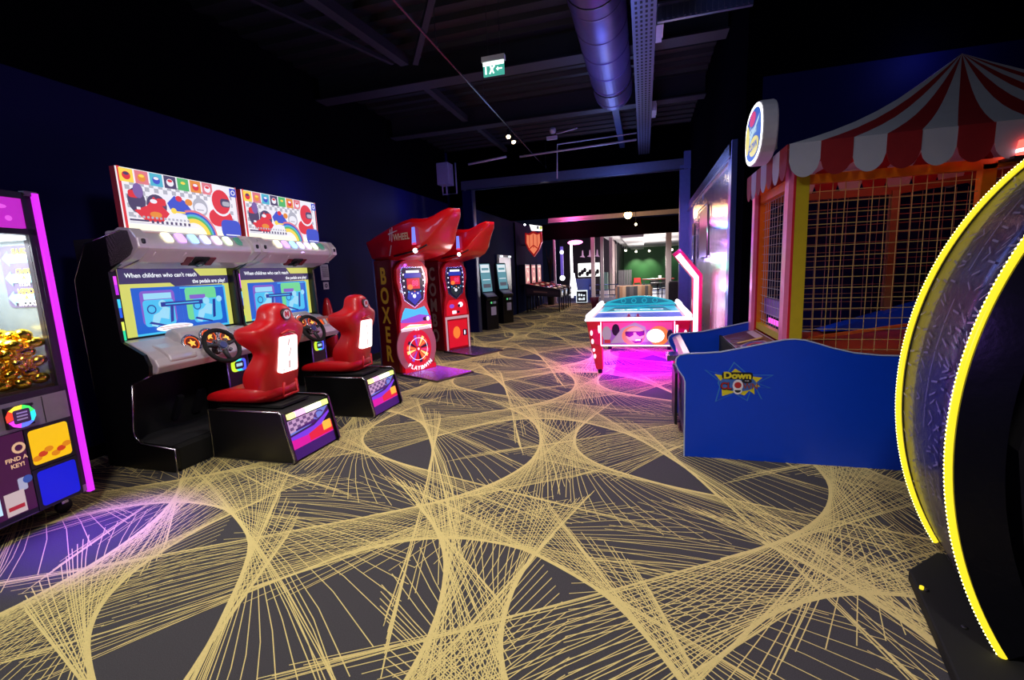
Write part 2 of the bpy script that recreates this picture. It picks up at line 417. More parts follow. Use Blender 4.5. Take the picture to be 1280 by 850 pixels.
# posters on the left wall
def poster(y0, y1, z0, z1, label, art):
    g = G(); g.box(-4.752, -4.747, y0, y1, z0, z1, WHITE)
    g.flat((-4.747, y0, z0), (0, 1, 0), (0, 0, 1), art); tag(g.build('wall_notice'), label, 'notice')
pr_, pb_ = mat('print_red', (170, 40, 60), .6), mat('print_blue', (50, 70, 150), .6)
pg_ = mat('print_grey', (120, 120, 140), .6)
poster(5.94, 6.16, 1.755, 1.945, 'colourful picture notice at the top beside the second racing screen', [(R4(.01, .1, .01, .1), pr_), (R4(.1, .21, .08, .18), pb_), (R4(.03, .09, .11, .17), pb_)])
poster(5.95, 6.13, 1.49, 1.73, 'white text notice in the middle of the wall notices', [(R4(.02, .16, .21 - .02 * k, .22 - .02 * k), pg_) for k in range(9)])
poster(5.98, 6.10, 1.35, 1.46, 'small white notice lowest of the wall notices', [(EL(.06, .055, .035), pg_), (R4(.045, .075, .05, .06), WHITE)])

# ------------------------------------------------------------------ racing game cabinets
def racing_cabinet():
    t = thing('racing_game_cabinet', 'left racing game cabinet with lit marquee, next to the purple-edged prize machine', 'arcade machine', (-4.0, 3.165, 0), group='racing game cabinets')
    prof = [(-3.75, 1.932), (-3.82, 1.94), (-4.23, 1.86), (-4.42, 1.585), (-4.436, 1.36), (-4.425, .65), (-4.41, 0), (-3.66, 0), (-3.63, .03), (-3.625, .2), (-3.66, .212),
            (-4.0, .22), (-4.05, .26), (-4.06, .32), (-3.985, .70), (-3.96, .74), (-3.775, .80), (-3.76, .88), (-3.8, .97), (-4.02, 1.075), (-4.03, 1.63), (-3.76, 1.75), (-3.72, 1.80)]
    for y0 in (2.585, 3.72):
        g = G(); g.prism(prof, 'y', y0, y0 + .028, BLACK); p = g.build('side_panel', t, world=True)
        g = G(); g.tube([(-3.64, y0, .0), (-3.625, y0, .2), (-3.99, y0, .222), (-4.05, y0, .28), (-4.055, y0, .34), (-3.98, y0, .72)], .008, CHROME, n=6)
        g.tube([(-3.985, y0, .72), (-3.775, y0, .8)], .006, CHROME, n=6)
        g.tube([(x, y0, z) for x, z in prof[1:6]], .005, CHROME, n=6)
        g.build('chrome_edging', p, world=True)
    g = G(); g.box(-4.4, -3.645, 2.613, 3.72, .0, .19, BLACKM); g.box(-4.38, -4.2, 2.613, 3.72, .19, .95, BLACKM)
    g.prism([(-4.2, .19), (-3.75, .19), (-3.75, .2), (-4.2, .22)], 'y', 2.64, 3.7, DGREY)
    g.build('footwell', t, world=True)
    for yy, w in ((3.0, .05), (3.2, .07)):
        g = G(); g.prism([(-4.2, .3), (-4.17, .28), (-4.05, .5), (-4.08, .52)], 'y', yy, yy + w, STEEL); g.build('pedal', t, world=True)
    g = G(); g.box(-4.4, -4.12, 2.613, 3.72, .95, 1.9, BLACKM); g.build('back_box', t, world=True)
    # dashboard
    g = G(); g.prism([(-4.1, 1.075), (-3.98, 1.065), (-3.82, .985), (-3.735, .93), (-3.70, .87), (-3.74, .81), (-3.9, .79), (-4.1, .78)], 'y', 2.615, 3.72, SILVER)
    dash = g.build('dashboard', t, world=True, bevel=.012)
    g = G(); g.prism([(-3.9, 1.03), (-3.80, 1.00), (-3.72, .95), (-3.70, .9), (-3.74, .86), (-3.9, .86)], 'y', 2.72, 2.96, SILVER); g.build('dash_panel', dash, world=True, bevel=.015)
    # instrument cowl and gauges
    g = G(); g.prism([(-4.05, 1.04), (-4.0, 1.12), (-3.93, 1.14), (-3.86, 1.1), (-3.80, 1.0), (-3.78, .93), (-4.05, .93)], 'y', 2.93, 3.42, SILVER); cowl = g.build('instrument_cowl', t, world=True, bevel=.02)
    og = glow('gauge_orange', (235, 90, 20), 1.1); oy = glow('gauge_yellow', (255, 180, 70), 1.5); dk = glow('gauge_dark', (110, 24, 8), .7)
    for yy, zz in ((2.995, 1.0), (3.165, 1.035), (3.34, .995)):
        U = Vector((0, 1, 0)); W = Vector((-.45, 0, .89))
        g = G(); c = Vector((-3.80, yy, zz))
        N = U.cross(W).normalized()
        g.tube([c + N * .0 + U * .075 * math.cos(a) + W * .075 * math.sin(a) for a in [2 * PI * k / 24 for k in range(24)]], .012, CHROME, n=6, closed=True)
        star = []
        for k in range(10):
            r = .04 if k % 2 == 0 else .018; a = PI / 2 + PI * k / 5; star.append((r * math.cos(a), r * math.sin(a)))
        g.flat(c, U, W, [(EL(0, 0, .075), dk), (ARC(0, 0, .055, .068, 0, 2 * PI, 24), og), (star, oy)], .002)
        g.build('gauge', cowl, world=True)
    g = G(); g.flat((-3.765, 3.46, .93), (0, 1, 0), (-.5, 0, .86), [(R4(0, .2, 0, .14), glow('dash_art', (150, 90, 90), .6)), (R4(.02, .06, .03, .1), og), (R4(.08, .12, .03, .1), glow('p1', (190, 190, 200), .6)), (R4(.14, .18, .03, .1), og)], .003)
    g.build('player_panel', dash, world=True)
    # wheel
    c = Vector((-3.64, 3.15, .955)); N = Vector((.86, 0, .5)).normalized(); U = Vector((0, 1, 0)); W = N.cross(U).normalized()
    g = G(); g.tube([c + U * .158 * math.cos(a) + W * .158 * math.sin(a) for a in [2 * PI * k / 32 for k in range(32)]], .02, BLACKM, n=10, closed=True)
    w = g.build('steering_wheel', t, world=True)
    g = G(); g.tube([c - N * .2, c - N * .03], .04, BLACK, n=12); g.build('steering_column', t, world=True)
    g = G()
    for a in (PI / 2 * 3, PI * .06, PI * .94): g.tube([c - N * .01, c + U * .15 * math.cos(a) + W * .15 * math.sin(a)], [.028, .016], DGREY, n=6)
    g.build('spokes', w, world=True)
    g = G(); g.tube([c - N * .03, c + N * .015], .05, CHROME, n=16); g.tube([c + N * .015, c + N * .022], .032, mat('hub_blue', (60, 70, 130), .3), n=16)
    for a in (.7, 2.4, 3.9, 5.5): q = c + U * .075 * math.cos(a) + W * .075 * math.sin(a); g.tube([q - N * .01, q + N * .015], .014, CHROME, n=8)
    g.build('hub', w, world=True)
    # screen
    g = G(); g.box(-4.125, -4.105, 2.66, 3.78 - .06, 1.06, 1.69, BLACK); g.build('bezel', t, world=True)
    y0, y1, z0, z1 = 2.694, 3.715, 1.09, 1.658; w_, h_ = y1 - y0, z1 - z0
    ey = glow('scr_yellow', (212, 214, 104), .95); eb = glow('scr_blue', (24, 96, 205), .95); ec = glow('scr_cyan', (70, 190, 235), 1.); en = glow('scr_navy', (70, 62, 110), .7)
    ew = glow('scr_white', (240, 245, 250), 1.1); eg = glow('scr_green', (110, 220, 150), .9); ev = glow('scr_violet', (140, 100, 215), .8); el = glow('scr_ltblue', (150, 215, 240), 1.)
    art = [(R4(0, w_, 0, h_), ey), (R4(.08, w_ - .07, 0, h_ * .72), eb), (R4(.08, w_ - .07, 0, .018), ec), (R4(.5, w_ - .05, 0, h_ * .7), ec), (R4(.5, w_ - .07, .02, h_ * .68), eb),
           ([(0, h_), (0, h_ * .78), (.42, h_ * .78), (.46, h_ * .72), (w_, h_ * .74), (w_, h_ * .88), (.72, h_ * .88), (.66, h_)], en),
           (RR(.14, .44, .09, h_ * .67, .03), ev), (RR(.155, .425, .07, h_ * .53, .03), ec), (R4(.17, .41, h_ * .54, h_ * .63), el),
           (RR(.54, .86, .09, h_ * .69, .03), eg), (RR(.6, .9, .06, h_ * .5, .03), ec), (R4(.58, .74, h_ * .5, h_ * .57), ev)]
    blu = glow('scr_line', (30, 60, 160), .8)
    for bx in (.2, .62):   # pictures of a driving seat with a person
        art += [(EL(bx + .12, .26, .035), el), ([(bx, .08), (bx + .05, .06), (bx + .09, .14), (bx + .16, .12), (bx + .18, .22), (bx + .13, .24), (bx + .08, .19), (bx + .03, .17)], el),
                ([(bx + .17, .09), (bx + .2, .1), (bx + .22, .27), (bx + .19, .27)], blu), ([(bx - .02, .1), (bx + .16, .05), (bx + .16, .065), (bx, .115)], blu), (ARC(bx + .02, .22, .03, .04, 0, 2 * PI, 14), blu)]
    art += [(EL(.88, .27, .03), el), (R4(.3, .7, .235, .275), blu), (EL(.4, .045, .17, .032), ew), (T('When children who can\'t reach', .36, h_ * .90, .052, bold=.001, sx=.95), ew),
            (T('the pedals are play!', .80, h_ * .79, .05, bold=.001, sx=.9), ew), (R4(.34, .66, .25, .26), ec), (R4(.26, .54, .052, .056), glow('scr_red', (200, 60, 60), .9)), (R4(.28, .52, .036, .04), glow('scr_red', (200, 60, 60), .9))]
    g = G(); g.flat((-4.103, y0, z0), (0, 1, 0), (0, 0, 1), art, .0006); g.build('screen', t, world=True)
    # light bars
    for yy in (2.62,):
        cols = [((220, 70, 230), (180, 40, 220)), ((60, 200, 245), (30, 90, 220)), ((225, 240, 90), (40, 210, 150))]
        for k, (a, b) in enumerate(cols):
            z = 1.60 - k * .185
            g = G(); g.box(-4.095, -4.068, yy, yy + .042, z - .07, z, glow('bar%da' % k, a, 1.2)); g.box(-4.095, -4.068, yy, yy + .042, z - .15, z - .07, glow('bar%db' % k, b, 1.2))
            g.build('light_bar', t, world=True)
    # silver header
    g = G(); hp = [(-4.12, 1.67), (-3.98, 1.655), (-3.80, 1.70), (-3.69, 1.80), (-3.70, 1.86), (-3.76, 1.93), (-3.85, 1.955), (-4.12, 1.96)]
    g.prism(hp, 'y', 2.66, 3.70, SILVER); hdr = g.build('header', t, world=True, bevel=.02)
    for yy in (2.585, 3.66):
        g = G(); g.prism([(-4.0, 1.66), (-3.78, 1.72), (-3.66, 1.80), (-3.67, 1.88), (-3.73, 1.95), (-3.85, 1.965), (-4.0, 1.9)], 'y', yy, yy + .088, SILVER)
        g.box(-3.9, -3.655, yy + .03, yy + .06, 1.83, 1.87, STEEL); g.build('header_cap', t, world=True, bevel=.01)
    g = G(); g.tube([(-3.72, 2.74, 1.78), (-3.83, 2.76, 1.70), (-3.83, 2.98, 1.70), (-3.72, 3.0, 1.78)], .012, SILVER, n=6); g.build('vent_rim', hdr, world=True)
    hl = [(245, 240, 190), (200, 150, 240), (150, 200, 255), (190, 200, 255), (240, 210, 250), (225, 255, 200), (90, 160, 140)]
    U = Vector((0, 1, 0)); W = Vector((-.64, 0, .77)); N = U.cross(W)
    for k, c_ in enumerate(hl):
        yy = 2.86 + k * .113; c = Vector((-3.722, yy, 1.895))
        g = G(); e = 2.2 if k < 6 else .6
        V = []; P = RR(-.036 + .001 * k, .036 - .001 * k, -.05, .05, .018, 3)
        V = [c + U * a + W * b for a, b in P] + [c + U * a * .8 + W * b * .8 + N * .014 for a, b in P]
        n = len(P); g.raw(V, [tuple(range(n, 2 * n))] + [(i, (i + 1) % n, n + (i + 1) % n, n + i) for i in range(n)], glow('hl%d' % k, c_, e)); g.build('header_light', hdr, world=True)
    g = G(); c = Vector((-3.80, 3.17, 1.695)); N2 = Vector((.5, 0, -.86)); W2 = Vector((.86, 0, .5))
    rd = mat('grille_red', (120, 20, 40), .4)
    for q, m in ((-.11, rd), (.11, rd)): g.prism([(-3.83, 1.675), (-3.75, 1.735), (-3.755, 1.745), (-3.84, 1.69)], 'y', 3.17 + q - .03, 3.17 + q + .03, m)
    g.tube([c + N2 * .0, c + N2 * .02], .035, BLACK, n=14); g.tube([c + N2 * .02, c + N2 * .024], .018, CHROME, n=12); g.prism([(-3.84, 1.672), (-3.74, 1.735), (-3.745, 1.745), (-3.85, 1.69)], 'y', 3.10, 3.24, BLACKM)
    g.build('camera', hdr, world=True)
    # marquee board (the driver of the picture is left out)
    g = G(); g.box(-4.06, -4.0, 2.74, 3.84, 1.955, 2.46, mat('board_edge', (180, 50, 60), .5)); mb = g.build('marquee_board', t, world=True)
    w_, h_ = 1.10, .505
    mw = glow('mq_white', (238, 236, 244), 1.0); mgy = glow('mq_grey', (186, 186, 198), .9); mr = glow('mq_red', (226, 60, 66), .95); mbk = glow('mq_dark', (96, 84, 120), .7); mbl = glow('mq_blue', (74, 92, 208), .9)
    my = glow('mq_yellow', (250, 215, 80), 1.); mgn = glow('mq_green', (90, 190, 110), .9); mcy = glow('mq_cyan', (90, 190, 215), .9); mpk = glow('mq_pink', (235, 130, 140), .9); mor = glow('mq_orange', (240, 150, 60), .9); mcr = glow('mq_cream', (255, 248, 214), 1.25)
    art = [(R4(0, w_, 0, h_), mw)]
    for i in range(26):
        for j in range(8):
            if (i + j) % 2 == 0 and (i < 5 or i > 20 or j > 5): art.append((R4(.05 + i * .038, .05 + i * .038 + .038, .12 + j * .036, .156 + j * .036), mgy))
    art = art[:120]
    art += [(R4(0, w_, 0, .06), mcr), (R4(0, .022, 0, h_), mr), (R4(w_ - .012, w_, 0, h_), mpk)]
    for k, c_ in enumerate((my, mpk, mcy, mbk, mgn, mor, mpk)):
        u = .012 + k * .118; art += [(R4(u, u + .105, h_ - .115, h_ - .01), c_), (EL(u + .052, h_ - .065, .032), (mr, mor, mbl, mw, mgn, mr, mw)[k]), (EL(u + .052, h_ - .05, .022, .012), (mbk, my, mw, mr, my, mw, mr)[k])]
    art += [(R4(w_ - .085, w_ - .01, h_ - .1, h_ - .02), mbl), (ARC(w_ - .047, h_ - .06, .015, .025, 0, 2 * PI, 12), mw)]
    # karts
    art += [(EL(.11, .25, .07, .10), mbk), (EL(.27, .23, .085, .09), mbk), (RR(.05, .13, .27, .33, .02), mr), (RR(.27, .35, .23, .29, .02), mr), ([(.08, .17), (.16, .09), (.3, .09), (.37, .17), (.3, .24), (.25, .3), (.19, .22)], mr), (EL(.245, .26, .03, .018), mw), (R4(.1, .13, .18, .2), mw), (EL(.25, .15, .05, .025), mor), (EL(.13, .33, .04, .06), glow('mq_purple', (140, 110, 180), .8)),
            ([(.36, .26), (.43, .33), (.52, .3), (.58, .22), (.54, .17), (.45, .19), (.38, .21)], mbl), (R4(.42, .54, .185, .2), my), (EL(.41, .2, .025), my), (EL(.56, .29, .035, .03), mor), (EL(.47, .31, .03, .025), mr), (EL(.67, .26, .075, .085), mgy), (EL(.67, .25, .06, .05), mw), (R4(.63, .7, .23, .24), mgy)]
    for k, c_ in enumerate((mpk, mor, my, mgn, mcy, mbl)):
        art.append((ARC(.56, .02, .21 - k * .0, .222 - k * .0, 0, 1, 2), c_)) if False else art.append((ARC(.58, -.02, .125 + k * .018 - .0, .143 + k * .018, .12, 1.9, 18, sy=1.05), (my, my, mgn, mcy, mbl, mpk)[k]))
    art += [(R4(.03, .18, .085, .1), mbk), (R4(.03, .5, .07, .074), mgy)] + [(R4(.2 + .04 * k, .22 + .04 * k, .076, .1), mbk) for k in range(9)] + [(R4(.06 + .035 * k, .08 + .035 * k, .112, .13), mgy) for k in range(14)]
    art += [(RR(.74, 1.0, .1, .26, .08), mr), (RR(.86, 1.08, .0, .17, .05), mbl), (EL(.89, .33, .115, .13), mw), (EL(.89, .335, .1, .115), mr), (RR(.88, .99, .29, .37, .03), mbk), (RR(.9, .985, .30, .345, .02), mgy), (R4(.9, 1.06, .02, .03), mw)]
    g = G(); g.flat((-4.0, 2.74, 1.955), (0, 1, 0), (0, 0, 1), art, .0003); g.build('picture', mb, world=True)
    # coin unit
    g = G(); g.box(-4.15, -3.86, 3.36, 3.60, .2, .80, BLACK); cb_ = g.build('coin_box', t, world=True)
    for yy in (3.36, 3.60): g = G(); g.tube([(-3.86, yy, .22), (-3.86, yy, .8)], .008, mat('violet_edging', (150, 120, 220), .3, .8), n=6); g.build('chrome_edging', cb_, world=True)
    g = G(); g.flat((-3.86, 3.40, .64), (0, 1, 0), (0, 0, 1), [(RR(0, .17, 0, .12, .04), glow('rd_y', (200, 230, 40), 1.2)), (RR(.05, .17, 0, .12, .04), glow('rd_c', (60, 220, 220), 1.2)), (RR(.11, .17, .0, .12, .03), glow('rd_b', (70, 90, 240), 1.2)), (RR(.035, .14, .025, .1, .02), mat('reader_face', (40, 40, 60), .3)), (R4(.05, .12, .05, .08), glow('rd_w', (180, 220, 240), .9))], .003)
    g.build('card_reader', cb_, world=True)
    return t
cab = racing_cabinet()
cab2 = dup(cab, dloc=(0, 1.175, 0), label='right racing game cabinet with lit marquee, the one farther from the prize machine')
for k, (a, b) in enumerate((((220, 70, 230), (180, 40, 220)), ((60, 200, 245), (30, 90, 220)), ((225, 240, 90), (40, 210, 150)))):
    z = 1.60 - k * .185
    g = G(); g.box(-4.095, -4.068, 4.91, 4.94, z - .07, z, glow('bar%da' % k, a, 1.2)); g.box(-4.095, -4.068, 4.91, 4.94, z - .15, z - .07, glow('bar%db' % k, b, 1.2))
    g.build('light_bar', cab2, world=True)

def racing_seat():
    t = thing('racing_chair', 'red racing seat on a black base at the left racing game, nearest the camera', 'seat', (-3.2, 3.19, 0), group='red racing seats')
    Y0, Y1 = 2.9, 3.48
    g = G(); g.prism([(-3.61, .02), (-2.775, .02), (-2.85, .425), (-3.60, .425)], 'y', Y0 + .02, Y1 - .02, BLACKM); g.build('base', t, world=True)
    for yy in (Y0, Y1 - .02):
        g = G(); g.prism([(-3.62, 0), (-2.77, 0), (-2.75, .03), (-2.83, .425), (-2.86, .44), (-3.615, .44)], 'y', yy, yy + .02, BLACK); sp_ = g.build('side_panel', t, world=True)
        g = G(); e = yy if yy == Y0 else yy + .02
        g.tube([(-3.615, e, .01), (-3.61, e, .44), (-2.87, e, .442), (-2.845, e, .425), (-2.762, e, .05), (-2.765, e, .02), (-2.79, e, .008), (-3.615, e, .008)], .009, CHROME, n=6); g.build('chrome_edging', sp_, world=True)
    # rear art, plane from (-2.85,.42) to (-2.775,.02)
    O = Vector((-2.773, Y0 + .02, .02)); U = Vector((0, 1, 0)); W = Vector((-.075, 0, .405)); hl = W.length; W.normalize(); wd = Y1 - Y0 - .04
    a1 = glow('rear_pale', (214, 176, 214), .75); a2 = glow('rear_violet', (120, 60, 230), .9); a3 = glow('rear_mag', (225, 20, 160), .9); a4 = glow('rear_red', (230, 30, 40), .95); a5 = glow('rear_orange', (250, 180, 40), 1.1); a6 = glow('rear_deep', (62, 22, 120), .6); a7 = glow('rear_check', (120, 90, 140), .6); a8 = glow('rear_blue', (110, 140, 230), .8); a9 = glow('rear_navy', (36, 30, 90), .4)
    art = [(R4(.02, wd - .02, .0, .09), a6), (R4(.02, wd - .02, .09, .2), a3), (R4(.22, wd - .02, .1, .19), a4), (R4(.4, wd - .03, .13, .21), a5),
           ([(.02, .17), (.2, .16), (.4, .2), (wd - .02, .27), (wd - .02, .335), (.02, .335)], a2), ([(.02, .2), (.3, .215), (wd - .02, .29), (wd - .02, .335), (.02, .335)], a9), ([(.02, .215), (.25, .23), (.42, .27), (wd - .02, .335), (.02, .335)], a8),
           ([(.02, .23), (.28, .245), (.38, .335), (.02, .335)], a1)]
    for i in range(8):
        for j in range(3):
            if (i + j) % 2 == 0: art.append((R4(.03 + i * .04, .07 + i * .04, .25 + j * .027, .275 + j * .027), a7))
    art += [(ARC(.38, .29, .045, .06, .3, 4.2, 14, sy=.6), a6), ([(.08, .235), (.3, .24), (.34, .26), (.3, .265), (.08, .25)], a6)]
    g = G(); g.flat(O, U, W, art, .0006); g.build('rear_artwork', t, world=True)
    g = G(); O2 = O + W * .35; N = U.cross(W).normalized()
    def slab(u0, u1, m):
        V = [O2 + U * a + W * b + N * c for a in (u0, u1) for b, c in ((0, .0), (0, .03), (.045, .03), (.045, 0))]
        g.raw(V, [(0, 1, 2, 3), (7, 6, 5, 4), (0, 4, 5, 1), (1, 5, 6, 2), (2, 6, 7, 3), (3, 7, 4, 0)], m)
    slab(.03, .1, glow('strip_y', (250, 240, 150), 1.6)); slab(.1, .22, glow('strip_p', (255, 170, 235), 1.8)); slab(.22, .42, glow('strip_w', (250, 255, 210), 2.2)); slab(.42, wd - .03, glow('strip_g', (220, 250, 120), 1.6))
    g.build('light_strip', t, world=True)
    # cushion
    g = G(); g.box(-3.62, -2.95, 3.02, 3.36, .44, .46, BLACKM); g.build('seat_rail', t, world=True)
    g = G(); g.keep = False
    secs = [(-3.76, .46, .50, .16), (-3.73, .445, .555, .21), (-3.55, .445, .59, .24), (-3.3, .445, .62, .245), (-3.0, .445, .64, .245)]
    V = []; F = []
    for x, zb, zt, w in secs:
        for a, z in ((-w * .9, zb + .012), (-w, (zb + zt) / 2), (-w * .93, zt), (-w * .5, zt - .012), (w * .5, zt - .012), (w * .93, zt), (w, (zb + zt) / 2), (w * .9, zb + .012)): V.append((x, 3.19 + a, z))
    n = 8
    for i in range(len(secs) - 1):
        for k in range(n): F.append((i * n + k, i * n + (k + 1) % n, (i + 1) * n + (k + 1) % n, (i + 1) * n + k))
    F += [tuple(range(n)), tuple(range((len(secs) - 1) * n, len(secs) * n))]
    g.raw(V, F, SEATRED, True); g.build('seat_cushion', t, world=True, sub=2)
    # backrest
    rows = [(.455, .17, -3.05, .20), (.55, .20, -3.045, .23), (.66, .225, -3.03, .275), (.76, .225, -3.01, .26), (.86, .19, -2.985, .20), (.92, .19, -2.975, .19), (.975, .235, -2.967, .26), (1.03, .265, -2.96, .31), (1.09, .272, -2.955, .325), (1.125, .262, -2.952, .31), (1.15, .20, -2.95, .23), (1.18, .145, -2.952, .19), (1.24, .14, -2.962, .175), (1.29, .118, -2.985, .15), (1.325, .06, -3.02, .09)]
    V = []; F = []; n = 14
    for z, w, xr, f in rows:
        th = min(.10, f * .6)
        pts = [(xr + .012, 0), (xr + .006, w * .5), (xr - .02, w * .86), (xr - .07, w), (xr - f * .7, w * 1.0), (xr - f, w * .97), (xr - f + .02, w * .84), (xr - th, w * .55), (xr - th - .005, 0)]
        loop = pts + [(x, -y) for x, y in pts[1:-1]][::-1]
        n = len(loop)
        for x, y in loop: V.append((x, 3.19 + y, z))
    for i in range(len(rows) - 1):
        for k in range(n): F.append((i * n + k, i * n + (k + 1) % n, (i + 1) * n + (k + 1) % n, (i + 1) * n + k))
    F += [tuple(range(n)), tuple(range((len(rows) - 1) * n, len(rows) * n))]
    g = G(); g.raw(V, F, SEATRED, True); bk_ = g.build('backrest', t, world=True, sub=2)
    # lit rear panel
    U = Vector((0, 1, 0)); W = Vector((.11, 0, 1)).normalized(); O = Vector((-2.998, 3.09, .725))
    ww = glow('seat_panel_white', (255, 244, 236), 2.4); pl = glow('seat_panel_mark', (225, 190, 190), .9)
    g = G(); P = RR(0, .2, 0, .315, .02); N = U.cross(W).normalized()
    V = [O + U * a + W * b - N * .02 for a, b in P] + [O + U * a + W * b + N * .022 for a, b in P]; n = len(P)
    g.raw(V, [tuple(range(n, 2 * n))] + [(i, (i + 1) % n, n + (i + 1) % n, n + i) for i in range(n)], ww)
    g.flat(O + N * .022, U, W, [([(.085, .24), (.1, .3), (.115, .28), (.1, .22)], pl), ([(.09, .14), (.12, .22), (.13, .2), (.105, .13)], pl), (R4(.09, .115, .03, .1), pl), (R4(.02, .05, .02, .03), pl)], .001)
    lb_ = g.build('lit_back_panel', bk_, world=True)
    g = G(); g.tube([O + U * .02 + W * .335 + N * .012, O + U * .1 + W * .36 + N * .012, O + U * .18 + W * .335 + N * .012], .014, SEATRED, n=8); g.build('panel_handle', bk_, world=True)
    g = G(); c = Vector((-2.942, 3.19, 1.222)); W3 = Vector((.0, 0, 1)); 
    dr = mat('badge_dark', (40, 20, 26), .4); bw = mat('badge_white', (225, 220, 218), .4); br = mat('badge_red', (200, 20, 24), .4)
    g.tube([c - Vector((.02, 0, 0)), c + Vector((.008, 0, 0))], .05, dr, n=24)
    g.flat(c + Vector((.008, 0, 0)), U, W3, [(EL(0, 0, .04), bw), (T('M', 0, 0, .06, bold=.004), br)], .0012); g.build('badge', bk_, world=True)
    g = G(); g.tube([(-2.98, 3.12, .64), (-2.99, 3.1, .52), (-2.99, 3.28, .52), (-2.98, 3.26, .64)], .012, SEATRED, n=6); g.build('rear_grip', bk_, world=True)
    return t
seat = racing_seat()
dup(seat, dloc=(-.02, 1.2, 0), label='red racing seat on a black base at the right racing game, farther one')
# red moulding standing behind the second seat
g = G(); rows = [(0, .14, .10), (.5, .13, .09), (.9, .11, .08), (1.1, .07, .06), (1.22, .045, .04), (1.25, .02, .02)]
V = []; n = 10
for z, a, b in rows:
    for k in range(n): V.append((-4.28 + a * math.cos(2 * PI * k / n), 5.42 + b * math.sin(2 * PI * k / n), z))
F = [(i * n + k, i * n + (k + 1) % n, (i + 1) * n + (k + 1) % n, (i + 1) * n + k) for i in range(len(rows) - 1) for k in range(n)] + [tuple(range(n)), tuple(range((len(rows) - 1) * n, len(rows) * n))]
g.raw(V, F, SEATRED, True); tag(g.build('red_bollard', sub=1), 'tall narrow red padded column half hidden behind the farther racing seat', 'column')

